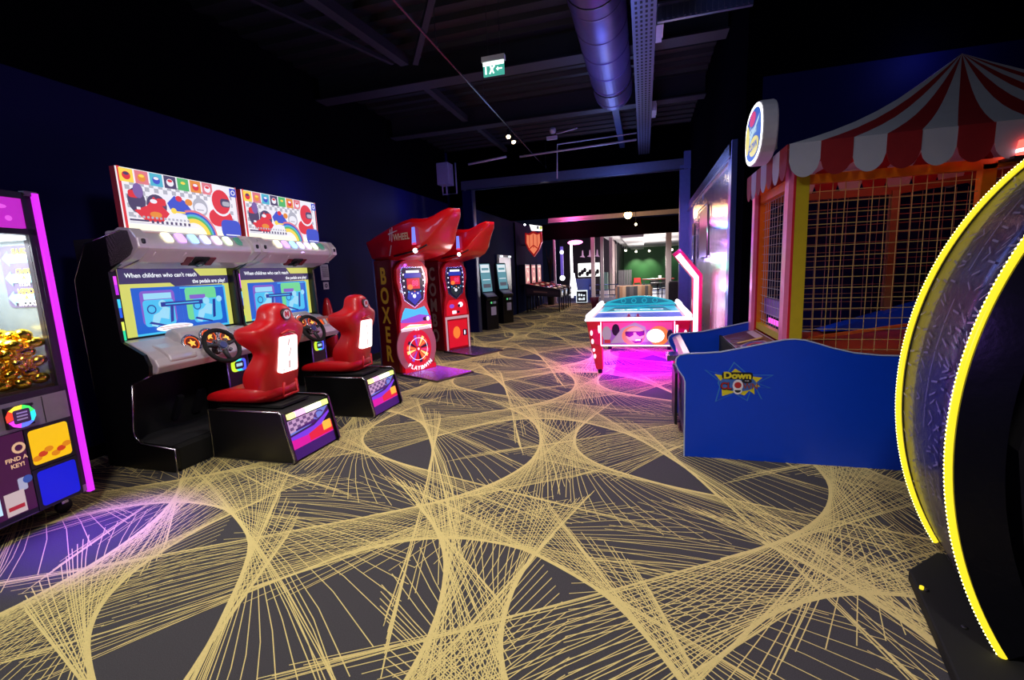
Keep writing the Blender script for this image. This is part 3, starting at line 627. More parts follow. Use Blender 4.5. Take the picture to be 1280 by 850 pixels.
# ------------------------------------------------------------------ prize machine (far left)
def claw():
    t = thing('prize_machine', 'glass prize machine full of gold balls with glowing purple edges, at far left', 'arcade machine', (-3.73, 2.04, 0), math.radians(6.9))
    mg = glow('led_magenta', (205, 40, 225), 1.35)
    FR = mat('machine_frame', (50, 46, 56), .4, .5)
    g = G()
    g.box(-.8, 0, -.95, 0, .12, .17, GREY); g.box(-.8, -.78, -.95, 0, .17, 2.1, FR); g.box(-.78, 0, -.95, -.9, .17, 2.1, FR)
    for y0, y1 in ((-.06, -.012),): g.box(-.05, .0, y0, y1, .17, 2.1, FR)
    g.box(-.8, 0, -.95, 0, 2.08, 2.12, FR); g.box(-.8, 0, -.95, -.015, 1.86, 1.895, FR); g.box(-.8, 0, -.9, -.015, .845, .885, FR)
    g.box(-.78, 0, -.02, 0, .17, .86, FR)
    g.build('cabinet_frame', t)
    g = G(); g.box(-.78, -.02, -.9, -.03, .17, .84, GREY); g.build('lower_body', t)
    g = G(); g.box(-.012, .02, -.012, .02, .11, 2.12, mg); g.build('edge_light', t)
    g = G(); g.box(-.03, .01, -.05, .02, 2.1, 2.13, mat('corner_cap', (110, 104, 112), .5, .5)); g.build('corner_cap', t)
    g = G(); g.box(-.78, -.01, -.9, -.06, 1.9, 2.08, glow('header_magenta', (200, 40, 205), .9))
    lt = glow('header_blob', (235, 90, 235), 1.)
    bl = [(EL(-.52 + random.random() * .44, 1.93 + random.random() * .12, .018 + random.random() * .022, .012 + random.random() * .018, 10), lt) for k in range(16)]
    g.flat((-.01, 0, 0), (0, 1, 0), (0, 0, 1), bl, .0008); g.build('header_panel', t)
    gl = mat('case_glass', (20, 22, 24), .02, noise=0, alpha=.06, spec=.5)
    g = G(); g.box(-.018, -.01, -.9, -.06, .885, 1.86, gl); g.build('front_glass', t)
    g = G(); g.box(-.76, -.03, -.88, -.06, 1.83, 1.855, glow('case_lamp', (235, 245, 255), 3.2)); g.build('case_lamp', t)
    g = G(); g.box(-.775, -.76, -.88, -.03, .885, 1.83, mat('case_back', (150, 160, 165), .4)); g.build('case_back', t)
    g = G(); g.box(-.76, -.03, -.03, -.015, .885, 1.86, mat('case_side', (120, 132, 140), .25, .3)); 
    # instruction text printed back to front on the case wall
    pn = mat('panel_violet', (92, 86, 120), .4); cy = mat('arrow_cyan', (110, 170, 190), .5); yw = mat('word_gold', (232, 190, 70), .5); wt = mat('word_white', (235, 235, 235), .5)
    cside = g.build('case_side', t)
    g = G(); art = [(RR(0, .4, 0, .62, .05), pn)]
    for k, (a, b, c) in enumerate((('GRAB', 'A BALL', ''), ('FIND', 'A', 'KEY!'), ('OPEN', 'A', 'DOOR!'))):
        z = .5 - .2 * k
        art += [([(.02, z), (.09, z + .07), (.09, z + .04), (.37, z + .04), (.37, z - .05), (.09, z - .05), (.09, z - .08)], cy), (T(a, .22, z + .06, .075, bold=.002, sx=-1), yw), (T(b, .22, z, .06, bold=.002, sx=-1), yw if k else wt)]
        if c: art.append((T(c, .22, z - .06, .065, bold=.002, sx=-1), wt))
    g.flat((-.30, -.034, 1.405), (1, 0, 0), (0, 0, 1), [(tuple(p) if isinstance(p, tuple) and p[0] == 'text' else [(a_ * .76, b_ * .64) for a_, b_ in p], m) if not (isinstance(p, tuple) and p[0] == 'text') else (('text', p[1], p[2] * .76, p[3] * .64, p[4] * .66, p[5], p[6] * .7, p[7]), m) for p, m in art], .0012); g.build('instruction_panel', cside)
    # control band
    g = G(); g.box(-.02, .004, -.88, -.03, .665, .845, GREY); g.box(.004, .006, -.172, -.168, .67, .84, DGREY); g.lathe([(.008, 0), (.008, .008)], (.004, -.23, .81), 'x', BLACK, 10); cband = g.build('control_band', t)
    g = G(); art = []
    for k, c_ in enumerate(((250, 60, 40), (250, 220, 60), (60, 230, 90), (40, 210, 230), (90, 110, 250), (220, 60, 220))):
        a0 = PI * 1.1 - k * PI / 3; art.append(([(-.31 + .075 * math.cos(a0), .755 + .07 * math.sin(a0)), (-.31 + .075 * math.cos(a0 - PI / 6), .755 + .07 * math.sin(a0 - PI / 6)), (-.31 + .075 * math.cos(a0 - PI / 3), .755 + .07 * math.sin(a0 - PI / 3)), (-.31, .755)], glow('ring%d' % k, c_, 1.5)))
    art += [(RR(-.355, -.268, .715, .80, .012), mat('reader_grey', (90, 70, 90), .4)), (R4(-.34, -.285, .735, .745), WHITE), (R4(-.34, -.285, .755, .765), WHITE), (R4(-.34, -.285, .775, .785), WHITE)]
    g.box(.002, .03, -.375, -.245, .69, .82, BLACK); g.flat((.03, 0, 0), (0, 1, 0), (0, 0, 1), art, .002); g.build('card_reader', cband)
    # doors
    yl = glow('door_yellow', (245, 190, 12), 1.0); bu = glow('door_blue', (8, 22, 215), .9); og = glow('sweet_orange', (235, 140, 20), .8); rdm = glow('sweet_red', (215, 60, 30), .8)
    g = G(); g.box(0, .012, -.3, -.05, .40, .665, FR)
    art = [(RR(-.285, -.065, .42, .645, .02), yl)] + [(EL(-.26 + .033 * k, .46 + .02 * (k % 3), .026, .018), (og, rdm, og)[k % 3]) for k in range(6)]
    g.flat((.012, 0, 0), (0, 1, 0), (0, 0, 1), art, .0015); g.build('yellow_window', t)
    g = G(); g.box(0, .012, -.3, -.045, .125, .395, FR); g.flat((.012, 0, 0), (0, 1, 0), (0, 0, 1), [(RR(-.28, -.06, .145, .375, .02), bu)], .0015); g.build('blue_window', t)
    g = G(); pu = mat('poster_plum', (70, 22, 66), .5, emit=0); 
    pt = glow('poster_plum_lit', (84, 24, 78), .55); pw = glow('poster_text', (240, 190, 150), .8)
    art = [(R4(-.88, -.305, .16, .66), pt), (T('FIND A', -.36, .50, .035, bold=.001), pw), (T('KEY!', -.36, .46, .035, bold=.001), pw), (ARC(-.34, .565, .02, .035, 0, 2 * PI, 14), pw), (RR(-.38, -.335, .3, .38, .01), glow('pp', (190, 190, 220), .7)), (EL(-.33, .36, .025), glow('pb', (60, 90, 180), .7)),
           (R4(-.46, -.36, .17, .31), glow('tag_white', (225, 200, 200), .7)), (R4(-.45, -.37, .2, .225), glow('tag_red', (190, 40, 50), .7)), (R4(-.62, -.48, .2, .36), glow('tag_blue', (190, 225, 245), 1.))]
    g.box(0, .008, -.9, -.302, .13, .665, FR); g.flat((.008, 0, 0), (0, 1, 0), (0, 0, 1), art, .0012); g.build('poster_panel', t)
    for y in (-.1, -.82):
        for x in (-.1, -.7):
            g = G(); g.lathe([(.045, -.015), (.05, 0), (.045, .015)], (x, y, .05), 'x', RUBBER, 16); g.box(x - .022, x + .022, y - .02, y + .02, .07, .12, CHROME); g.build('castor', t)
    # bed under the balls
    g = G(); g.box(-.75, -.03, -.88, -.04, .885, .9, mat('bed', (70, 50, 20), .5)); g.build('ball_bed', t)
    return t
ct = claw()
Mct = Matrix.Translation(ct.location) @ Matrix.Rotation(math.radians(6.9), 4, 'Z')
GOLD = mat('gold_foil', (255, 205, 66), .2, 1., noise=.1)
g = G(); g.ball((0, 0, 0), .042, GOLD, 1, 1.2, .85, n=16, k=10); pball = g.build('gold_ball')
D.objects.remove(pball); pm = D.meshes['gold_ball']
cnt = 0
for k, z in enumerate((.94, 1.0, 1.06, 1.12, 1.18, 1.235)):
    for i in range(2 if k < 5 else 3):
        for j in range(6):
            x = -.075 - i * .094 - (k % 2) * .016; y = -.095 - j * .108 - (k % 2) * .04
            if y < -.66: continue
            if k == 5 and random.random() < .25: continue
            o = D.objects.new('gold_ball', pm); COL.objects.link(o)
            o.location = Mct @ Vector((x + random.uniform(-.004, .004), y + random.uniform(-.006, .006), z + random.uniform(-.006, .006)))
            o.rotation_euler = (random.uniform(-.6, .6), random.uniform(-.5, .5), random.uniform(-.6, .6))
            tag(o, 'shiny gold egg-shaped ball in the heap inside the prize machine', 'ball', 'gold balls in the prize machine')
lt = D.lights.new('prize_case_light', 'AREA'); lt.energy = 22; lt.size = .5; lt.color = (.95, 1, 1)
pl_ = D.lights.new('prize_fill', 'POINT'); pl_.energy = 16; pl_.color = (1, .85, .6); pl_.shadow_soft_size = .12  # warm point light added inside the case to brighten the gold balls
qo = D.objects.new('prize_fill', pl_); COL.objects.link(qo); qo.location = Mct @ Vector((-.12, -.42, 1.5))
lo = D.objects.new('prize_case_light', lt); COL.objects.link(lo); lo.location = Mct @ Vector((-.25, -.4, 1.82))

# ------------------------------------------------------------------ boxing machines
def boxer(loc, rz, wheel):
    lab = ('red boxing machine with a wheel of fortune front, the nearer one', 'red boxing machine with a white-framed front, behind the wheel one')[0 if wheel else 1]
    t = thing('boxing_machine', lab, 'arcade machine', loc, rz)
    W_ = .64
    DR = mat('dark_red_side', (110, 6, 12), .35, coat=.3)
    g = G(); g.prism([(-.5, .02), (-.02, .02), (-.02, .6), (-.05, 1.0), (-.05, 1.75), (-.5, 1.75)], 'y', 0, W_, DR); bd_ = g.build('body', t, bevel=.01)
    g = G(); g.tube([(-.51, 0, .02), (-.51, 0, 1.95)], .012, mat('edge_blue', (60, 70, 130), .4), n=6); g.build('edging', t)
    # overhead arm
    g = G(); V = []; F = []; c0 = W_ / 2
    sec = [(-.62, 2.00, 2.05, .34), (-.5, 1.74, 2.10, .345), (0, 1.73, 2.22, .345), (.3, 1.77, 2.27, .345), (.5, 1.80, 2.29, .335), (.66, 1.85, 2.27, .30), (.76, 1.92, 2.27, .26), (.84, 2.03, 2.30, .21), (.95, 2.15, 2.35, .16), (1.06, 2.25, 2.38, .11), (1.12, 2.32, 2.37, .06)]
    for n_, zb, zt, w in sec:
        dz = (zt - zb)
        for a, z in ((-w * .8, zb), (-w, zb + dz * .15), (-w, zt - dz * .12), (-w * .85, zt), (w * .85, zt), (w, zt - dz * .12), (w, zb + dz * .15), (w * .8, zb)): V.append((n_, c0 + a, z))
    for i in range(len(sec) - 1):
        for k in range(8): F.append((i * 8 + k, i * 8 + (k + 1) % 8, (i + 1) * 8 + (k + 1) % 8, (i + 1) * 8 + k))
    F += [tuple(range(8)), tuple(range((len(sec) - 1) * 8, len(sec) * 8))]
    g.raw(V, F, RED, True); am_ = g.build('overhead_arm', t, bevel=.015)
    # contoured front : head panel, waist, lower panel
    out = [(.05, .0), (.05, .95), (-.0, 1.05), (.04, 1.2), (.0, 1.45), (.02, 1.62), (.12, 1.72), (W_ / 2, 1.77)]
    half = [(0.0, .03), (0.0, .72), (.03, .95), (.08, 1.08), (.07, 1.2), (.02, 1.42), (.03, 1.6), (.12, 1.71), (.25, 1.75)]
    pts = half + [(W_ - a, b) for a, b in half[::-1]]
    g = G(); g.prism(pts, 'x', -.04, .03, RED); fm_ = g.build('front_moulding', t, bevel=.012)
    F0 = .031
    rl, rk = glow('bx_red', (235, 20, 40), .8), glow('bx_dark', (26, 18, 60), .4); bl = glow('bx_blue', (40, 60, 190), .8); wt = glow('bx_white', (240, 240, 255), 1.5); cy = glow('bx_cyan', (60, 190, 240), 1.); pk = glow('bx_pink', (245, 70, 130), .9); vi = glow('bx_violet', (150, 80, 220), .9); og = glow('bx_orange', (250, 130, 50), 1.); ye = glow('bx_yellow', (250, 220, 130), 1.1)
    def head(u0, u1, z0, z1):
        c = (u0 + u1) / 2; w = (u1 - u0) / 2
        shp = [(c - w * .8, z0 + .12), (c, z0), (c + w * .8, z0 + .12), (c + w, (z0 + z1) / 2 + .1), (c + w * .96, z1 - .1), (c + w * .8, z1), (c - w * .8, z1), (c - w * .96, z1 - .1), (c - w, (z0 + z1) / 2 + .1)]
        a = [([(c + (p - c) * 1.08, z0 - .02 + (q - z0) * 1.06) for p, q in shp], CHROME), (shp, rk), (R4(c - w * .7, c + w * .7, z1 - .15, z1 - .08), bl), (R4(c - w * .55, c + w * .55, z1 - .075, z1 - .04), wt), (R4(c - w * .55, c + w * .55, z1 - .32, z1 - .16), rl),
             (T('88', c + w * .15, z1 - .24, .12, bold=.004), pk), (EL(c - w * .3, z1 - .29, .05, .04), og), ([(c - w * .6, z0 + .14), (c, z0 + .03), (c + w * .6, z0 + .14), (c + w * .5, z0 + .24), (c - w * .5, z0 + .24)], bl if wheel else mat('shield_green', (50, 80, 70), .4)), (EL(c, z0 + .17, .03), wt)]
        for s in (-1, 1):
            for k in range(4): a.append((EL(c + s * w * .82, z1 - .1 - k * .09, .014), wt))
        for k in range(5): a.append((EL(c - w * .5 + k * w * .25, z1 - .36 - (k % 2) * .03, .012), (cy, wt, og, wt, cy)[k]))
        return a
    g = G(); g.flat((F0, 0, 0), (0, 1, 0), (0, 0, 1), head(.10, .54, 1.02, 1.62), .0015); g.build('score_display', fm_)
    g = G()
    if wheel:
        art = [([(.1, .72), (.54, .72), (.6, .82), (.55, .95), (.5, 1.02), (W_ / 2, .98), (.14, 1.02), (.09, .95), (.04, .82)], cy), ([(.04, .72), (.6, .72), (.61, .86), (.4, .9), (.05, .84)], vi), ([(.03, .68), (.61, .68), (.61, .8), (.3, .78), (.03, .8)], pk), ([(.03, .66), (.61, .66), (.61, .72), (.2, .76), (.03, .7)], wt), (EL(.5, .82, .05, .03), rk), (EL(.55, .82, .03, .035), wt), (R4(.1, .54, .715, .735), ye)]
        g.flat((F0, 0, 0), (0, 1, 0), (0, 0, 1), art, .0015); g.build('lit_console', fm_)
        g = G()
        c = (.3, .37); vg = mat('frosted_disc', (225, 150, 160), .25, alpha=.6, noise=0)
        g.prism([(c[0] + .37 * math.cos(a), .40 + .42 * math.sin(a)) for a in [2 * PI * k / 40 for k in range(40)] if .40 + .42 * math.sin(a) < .70], 'x', .028, .05, vg); g.build('clear_disc', t)
        g = G(); art = [(EL(*c, .265, .30, 32), rl)]
        cols = [rk, rl, vi, pk, ye, og]
        for k in range(16):
            a0 = 2 * PI * k / 16; art.append(([(c[0], c[1])] + [(c[0] + .21 * math.cos(a0 + q * 2 * PI / 96), c[1] + .22 * math.sin(a0 + q * 2 * PI / 96)) for q in range(1, 6)], cols[(k * 5) % 6]))
        art += [(ARC(c[0], c[1], .17, .178, 0, 2 * PI, 32), wt), (EL(*c, .05), rl), (EL(*c, .018), wt), ([(c[0] - .04, .66), (c[0], .72), (c[0] + .04, .66)], wt), ([(c[0] - .018, .665), (c[0], .695), (c[0] + .018, .665)], rl), (R4(.02, .62, .02, .1), rl)]
        g.flat((.051, 0, 0), (0, 1, 0), (0, 0, 1), art, .0012)
        for k in range(8):
            a = PI * 1.5 + (k - 3.5) * .2; 
            V, F = text_geo('PLAY&WIN'[k], .085, 'CENTER', .003)
            ca, sa = math.cos(a + PI / 2), math.sin(a + PI / 2); cx, cy_ = c[0] + .31 * math.cos(a), c[1] + .30 * math.sin(a)
            g.raw([(.09, cx + p * ca - q * sa, cy_ + p * sa + q * ca) for p, q in V], F, wt)
        g.build('prize_wheel', t)
    else:
        art = [([(.06, .70), (.58, .70), (.57, .9), (.5, 1.0), (.14, 1.0), (.07, .9)], rl), (EL(.2, .88, .06, .04), vi), (EL(.42, .9, .06, .05), wt), (EL(.38, .88, .03, .03), rk), (R4(.2, .3, .73, .79), wt), (R4(.32, .38, .74, .78), rk)]
        g.flat((F0, 0, 0), (0, 1, 0), (0, 0, 1), art, .0015); g.build('lit_console', fm_)
        g = G(); art = [(R4(.02, .62, .03, .68), mat('frame_pinkwhite', (235, 190, 200), .4, emit=.6)), (R4(.06, .58, .03, .63), mat('bx_inner', (180, 12, 16), .3)), (R4(.08, .56, .07, .60), rl), (EL(.28, .36, .09, .12), og), (R4(.44, .54, .28, .4), rk), (R4(.47, .5, .3, .38), wt)]
        g.flat((F0, 0, 0), (0, 1, 0), (0, 0, 1), art, .0015); g.build('front_door', fm_)
    # side lettering
    gold = mat('letter_gold', (240, 195, 60), .4, noise=.05)
    g = G(); word = 'BOXER' if wheel else 'COMBO'
    for k, ch in enumerate(word):
        V, F = text_geo(ch, .34, 'CENTER', .012); zc = 1.50 - k * .30
        g.raw([(-.27 + p * .8, -.003, zc + q) for p, q in V], F, gold if wheel else mat('letter_pale', (150, 130, 120), .4))
    g.build('side_lettering', bd_)
    g = G()
    V, F = text_geo('WHEEL' if wheel else 'CLUB', .13, 'CENTER', .003); wt2 = mat('cream_letter', (235, 215, 170), .5)
    g.raw([(.30 + p * .9, -.027, 2.05 + q) for p, q in V], F, wt2)
    sp = mat('sketch_white', (230, 205, 205), .5)
    if wheel:
        g.flat((-.14, -.0265, 0), (1, 0, 0), (0, 0, 1), [([(.15, 2.02), (.17, 2.02), (.2, 2.18), (.18, 2.18)], sp), ([(.2, 2.0), (.22, 2.0), (.25, 2.2), (.23, 2.2)], sp), ([(.13, 2.1), (.3, 2.13), (.38, 2.15), (.3, 2.145), (.13, 2.12)], sp), ([(.12, 1.8), (.14, 1.8), (.2, 1.95), (.18, 1.95)], sp)], .001)
    g.flat((-.22, -.0275, 0), (1, 0, 0), (0, 0, 1), [([(.76, 1.93), (.86, 1.93), (.85, 2.16), (.78, 2.16)], glow('arm_lamp', (120, 130, 245), 1.2)), (R4(.77, .86, 1.92, 1.95), pk)], .002)
    g.build('arm_lettering', am_)
    g = G(); g.ball((.62, -.04, 1.84), .035, glow('bulb_white', (240, 245, 255), 3)); g.tube([(.1, -.03, 1.79), (.62, -.03, 1.84), (.86, -.03, 1.9)], .012, BLACK, n=6); g.build('punch_lever', t)
    # metal plate in front, raised chrome ribs stand in for its striped reflections
    g = G(); g.box(-.02, .88, -.03, W_ + .05, .0, .03, mat('plate_metal', (110, 100, 110), .25, .8))
    x = .06
    while x < .86: g.box(x, x + .012, -.02, W_ + .04, .03, .034, CHROME); x += .05
    g.build('floor_plate', t)
    return t
boxer((-3.57, 6.06, 0), math.radians(-25), True)
boxer((-3.70, 7.98, 0), math.radians(-27), False)

# ------------------------------------------------------------------ ball-throwing game with striped tent
def clown_game():
    BLU = mat('blue_laminate', (0, 66, 214), .4, noise=.04)
    t = thing('ball_toss_game', 'large blue ball-tossing game with netting and red and white striped tent', 'arcade machine', (1.8, 4.2, 0))
    X1 = 3.2
    def side(y0, y1):
        pr = [(.303, 0), (.303, .6), (.29, .64), (.25, .70), (.233, .745), (.238, .785), (.262, .812), (.316, .823), (.43, .828), (.55, .838), (.67, .863), (.81, .895), (.9, .915), (.97, .93), (1.034, .934), (1.1, .927), (1.18, .902), (1.267, .872), (1.4, .838), (1.552, .822), (1.7, .819), (X1, .819), (X1, 0)]
        g = G(); g.prism(pr, 'y', y0, y1, BLU); p = g.build('side_panel', t, world=True)
        g = G(); yy = y0 if y0 < 4 else y0
        g.tube([(x, yy - .001, z) for x, z in pr[:-1]], .006, mat('white_edging', (180, 195, 225), .4), n=4); g.build('edging', p, world=True); return p
    near_side = side(3.635, 3.66); side(4.74, 4.765)
    # logo
    yl = mat('logo_yellow', (225, 210, 40), .4); cyb = mat('logo_lightblue', (60, 130, 205), .4); bb = mat('logo_blue', (66, 110, 190), .4); bk = mat('logo_black', (14, 20, 34), .4); rd = mat('logo_red', (190, 40, 44), .4); wh = mat('logo_white', (230, 230, 240), .4); br = mat('logo_brown', (150, 70, 50), .4)
    tips = [(-.03, .165), (.24, .07), (.225, -.03), (.17, -.12), (.07, -.135), (-.155, -.15), (-.235, .1), (-.14, -.0)]
    import_pts = []
    ang = [(math.atan2(b, a), a, b) for a, b in tips]; ang.sort()
    star = []; sty = []
    for i, (a, x, z) in enumerate(ang):
        a2 = ang[(i + 1) % len(ang)][0] + (2 * PI if i == len(ang) - 1 else 0); am = (a + a2) / 2
        star += [(x, z), (.135 * math.cos(am), .08 * math.sin(am))]; sty += [(x * .68, z * .68), (.12 * math.cos(am), .07 * math.sin(am))]
    g = G(); art = [(star, cyb), ([(x * .93, z * .93) for x, z in star], BLU), (sty, yl), (EL(0, 0, .125, .062), bb), (RR(-.11, .1, .03, .085, .02), bk), (T('Down', -.005, .058, .068, bold=.0035, sx=1.1), yl), (EL(.06, .02, .035, .018), bk), (T('THE', .06, .02, .016), wh),
                    (T('CL', -.08, -.025, .075, bold=.004, sx=.9), bk), (T('CL', -.08, -.022, .07, bold=.001, sx=.9), rd), (T('WN', .085, -.02, .062, bold=.001, sx=.9), br), (EL(.0, -.015, .036, .045), wh), (EL(0, -.055, .03, .028), wh), (EL(0, -.05, .022, .02, 14, PI, 2 * PI), bk), (EL(0, -.012, .024), rd), ]
    g.flat((.672, 3.633, .60), (1, 0, 0), (0, 0, 1), art, .0006); g.build('logo', near_side, world=True)
    # front kick panel and tray
    PUR = mat('front_violet', (70, 60, 140), .3, .1)
    g = G(); g.prism([(.33, .02), (.31, .60), (.29, .77), (.315, .8), (.37, .6), (.40, .02)], 'y', 3.66, 4.74, PUR); g.build('front_panel', t, world=True)
    g = G(); g.prism([(.27, .775), (.30, .80), (.34, .815), (.34, .8), (.3, .76)], 'y', 3.66, 4.74, mat('pink_steel', (190, 150, 190), .3, .6)); g.build('front_rail', t, world=True)
    g = G(); g.box(.2, .3, 4.3, 4.5, .63, .68, CHROME); g.build('coin_shelf', t, world=True)
    g = G(); g.box(.262, .285, 4.15, 4.6, .08, .55, BLACK); g.build('coin_door', t, world=True)
    g = G(); g.box(.36, .72, 3.66, 4.74, .60, .62, BLACKM); g.box(.70, .72, 3.66, 4.74, .6, .80, BLACKM); g.build('ball_tray', t, world=True)
    BRN = mat('brown_deck', (92, 44, 34), .35, noise=.1)
    g = G(); g.prism([(.72, .79), (1.0, .86), (1.0, .7), (.72, .7)], 'y', 3.66, 4.74, BRN)
    pk = mat('deck_pale', (180, 150, 170), .4)
    dk_ = g.build('deck', t, world=True)
    g = G(); W = Vector((.28, 0, .07)).normalized()
    g.flat((.72, 4.74, .791), (0, -1, 0), tuple(W), [(RR(.02, 1.06, .0, .29, .03), pk), (RR(.03, 1.05, .01, .28, .03), BRN), (EL(.75, .14, .2, .11, 6), pk), (EL(.75, .14, .18, .095, 6), PUR), (EL(.75, .14, .1, .06), rd), (EL(.75, .14, .06, .03), bk), (RR(.1, .5, .2, .26, .02), pk), (R4(.5, .56, .05, .24), mat('deck_yellow', (200, 160, 60), .4))], .001)
    g.build('deck_graphics', dk_, world=True)
    # inner playfield, orange brown with blue lane
    OB = mat('playfield_orange', (150, 52, 22), .45)
    g = G(); g.prism([(1.0, .80), (X1, .95), (X1, .5), (1.0, .5)], 'y', 3.66, 4.74, OB); g.build('playfield', t, world=True)
    g = G(); g.prism([(1.5, .86), (2.4, 1.15), (X1, 1.2), (X1, .9)], 'y', 4.55, 4.73, BLU); g.prism([(1.3, .84), (2.2, .98), (2.2, 1.0), (1.3, .86)], 'y', 4.2, 4.24, mat('rail_orange', (200, 100, 40), .5)); g.build('side_lane', t, world=True)
    # posts
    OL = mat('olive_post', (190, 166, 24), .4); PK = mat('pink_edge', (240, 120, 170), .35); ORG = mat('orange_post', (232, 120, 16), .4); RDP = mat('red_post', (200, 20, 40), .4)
    def post(x, y, m, inner, name='post'):
        g = G(); g.box(x, x + .03, y, y + .09, .80, 2.24, PK); g.box(x + .03, x + .045, y - .005, y + .09, .80, 2.24, RDP); g.box(x + .045, x + .125, y - .004, y + .086, .8, 2.24, m); g.build('corner_post', t, world=True)
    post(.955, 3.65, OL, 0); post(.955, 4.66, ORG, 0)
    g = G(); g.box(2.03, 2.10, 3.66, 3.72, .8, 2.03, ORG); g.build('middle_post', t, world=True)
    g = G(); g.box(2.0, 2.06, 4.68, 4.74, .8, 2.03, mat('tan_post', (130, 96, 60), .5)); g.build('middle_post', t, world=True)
    for yy in (3.66, 4.68):
        g = G(); g.box(X1 - .08, X1, yy, yy + .06, .8, 2.24, ORG); g.build('corner_post', t, world=True)
    # beams
    ORD = mat('dim_orange_beam', (120, 60, 24), .5)  # far beam's orange darkened, its dimmer light put into the colour
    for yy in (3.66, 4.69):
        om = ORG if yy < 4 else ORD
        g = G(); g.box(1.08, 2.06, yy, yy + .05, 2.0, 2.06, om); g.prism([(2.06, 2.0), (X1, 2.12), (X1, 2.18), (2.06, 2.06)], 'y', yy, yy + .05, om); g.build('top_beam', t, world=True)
    g = G(); g.box(1.0, 1.06, 3.74, 4.66, 2.0, 2.07, ORG); g.build('top_beam', t, world=True)
    g = G(); g.box(1.0, 1.05, 3.74, 4.66, .88, .935, OL); g.build('lower_beam', t, world=True)
    g = G(); g.box(1.06, 1.10, 3.74, 4.66, 1.02, 1.16, mat('violet_shelf', (110, 80, 180), .35)); g.box(1.05, 1.06, 4.1, 4.45, .96, 1.0, glow('pink_display', (255, 80, 220), 1.4)); g.build('score_shelf', t, world=True)
    # netting
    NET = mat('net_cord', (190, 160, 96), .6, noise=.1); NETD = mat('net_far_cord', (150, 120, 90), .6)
    def net(ax, c, a0, a1, z0, z1, pitch, r, m, sag=.0):
        g = G()
        n = int((a1 - a0) / pitch)
        def P(a, z): return (a, c, z) if ax == 'y' else (c, a, z)
        for k in range(n + 1):
            a = a0 + k * (a1 - a0) / n + random.uniform(-.004, .004); g.tube([P(a, z0), P(a + random.uniform(-.006, .006), (z0 + z1) / 2), P(a, z1)], r, m, n=3, cap=False)
        k = 0; z = z0 + pitch / 2
        while z < z1:
            g.tube([P(a0, z), P((a0 + a1) / 2, z + random.uniform(-.004, .004)), P(a1, z)], r, m, n=3, cap=False); z += pitch
        g.build('netting', t, world=True)
    net('y', 3.69, 1.085, X1, .815, 2.03, .073, .0028, NET)
    net('y', 4.70, 1.085, X1, .85, 2.02, .073, .0024, NETD)
    net('x', 1.03, 3.74, 4.66, .93, 2.0, .073, .0022, mat('net_white_cord', (170, 170, 180), .6))
    net('x', X1 - .06, 3.74, 4.66, .93, 2.1, .073, .0022, NETD)
    # tent
    TR = mat('tent_red', (140, 6, 22), .75, noise=.12, nscale=10, bump=.25, bscale=25); TW = mat('tent_white', (176, 176, 192), .75, noise=.06, nscale=10, bump=.25, bscale=25)
    x0, x1, y0, y1, ze = .93, 3.29, 3.58, 4.84, 2.255
    A = Vector((2.14, 4.2, 2.87)); g = G(); vg = G()
    nl, ns = 13, 7
    def edge(P, Q, n, start):
        for k in range(n):
            m = TR if (k + start) % 2 == 0 else TW
            a = P.lerp(Q, k / n); b = P.lerp(Q, (k + 1) / n)
            rows = []
            for s in range(9):
                f = s / 8; sag = -.085 * math.sin(PI * f) 
                rows.append((a.lerp(A, f) + Vector((0, 0, sag)), b.lerp(A, f) + Vector((0, 0, sag))))
            V = [p for r in rows for p in r]; g.raw(V, [(2 * s, 2 * s + 1, 2 * s + 3, 2 * s + 2) for s in range(8)], m)
            # valance scallop
            V = [a, b]; pts = []
            for s in range(13):
                f = s / 12; dz = .115 + .105 * math.sin(PI * f) ** .5; pts.append(a.lerp(b, f) + Vector((0, 0, -dz)))
            d = (b - a).normalized(); nrm = Vector((d.y, -d.x, 0))
            V = [a, b] + pts[::-1]
            vg.raw([p + nrm * .008 for p in V], [tuple(range(len(V)))], m)
    c = [Vector((x0, y0, ze)), Vector((x1, y0, ze)), Vector((x1, y1, ze)), Vector((x0, y1, ze))]
    edge(c[0], c[1], nl, 1); edge(c[1], c[2], ns, 0); edge(c[2], c[3], nl, 1); edge(c[3], c[0], ns, 0)
    o = g.build('tent_roof', t, world=True); s = o.modifiers.new('s', 'SOLIDIFY'); s.thickness = .006
    o = vg.build('valance', t, world=True); s = o.modifiers.new('s', 'SOLIDIFY'); s.thickness = .004
    # lit sign on the front
    t2 = thing('oval_sign', 'oval lit white-edged sign on the front of the striped tent', 'sign', (.86, 4.02, 2.2))
    def ov(sx, sz): return [(4.02 + .33 * sx * math.cos(a) * (1 - .12 * math.cos(2 * a)), 2.44 + .22 * sz * math.sin(a)) for a in [2 * PI * k / 28 for k in range(28)]]
    g = G(); g.prism(ov(1, 1), 'x', .80, .90, mat('sign_case', (200, 196, 206), .5)); g.build('case', t2, world=True, bevel=.01)
    sw = glow('sign_white', (255, 255, 250), 3.0); sy = glow('sign_yellow', (235, 215, 60), 1.); sb = glow('sign_blue', (30, 90, 180), .8); sr = glow('sign_red', (220, 40, 70), .9); sl = glow('sign_pale', (190, 220, 225), .9)
    g = G(); sc = lambda P: [(-(y - 4.02), z - 2.44) for y, z in P]
    art = [(sc(ov(.97, .96)), sw), (sc(ov(.86, .84)), sb), (EL(-.19, 0, .07, .11), sy), (EL(-.02, .12, .1, .05), sr), (EL(.05, -.09, .15, .07), sy), ([(-.1, -.06), (.2, .07), (.22, .1), (-.08, 0)], sl), (T('down', .02, .03, .10, bold=.005), sl), (T('CLOWN', .04, -.09, .07, bold=.003), sb)]
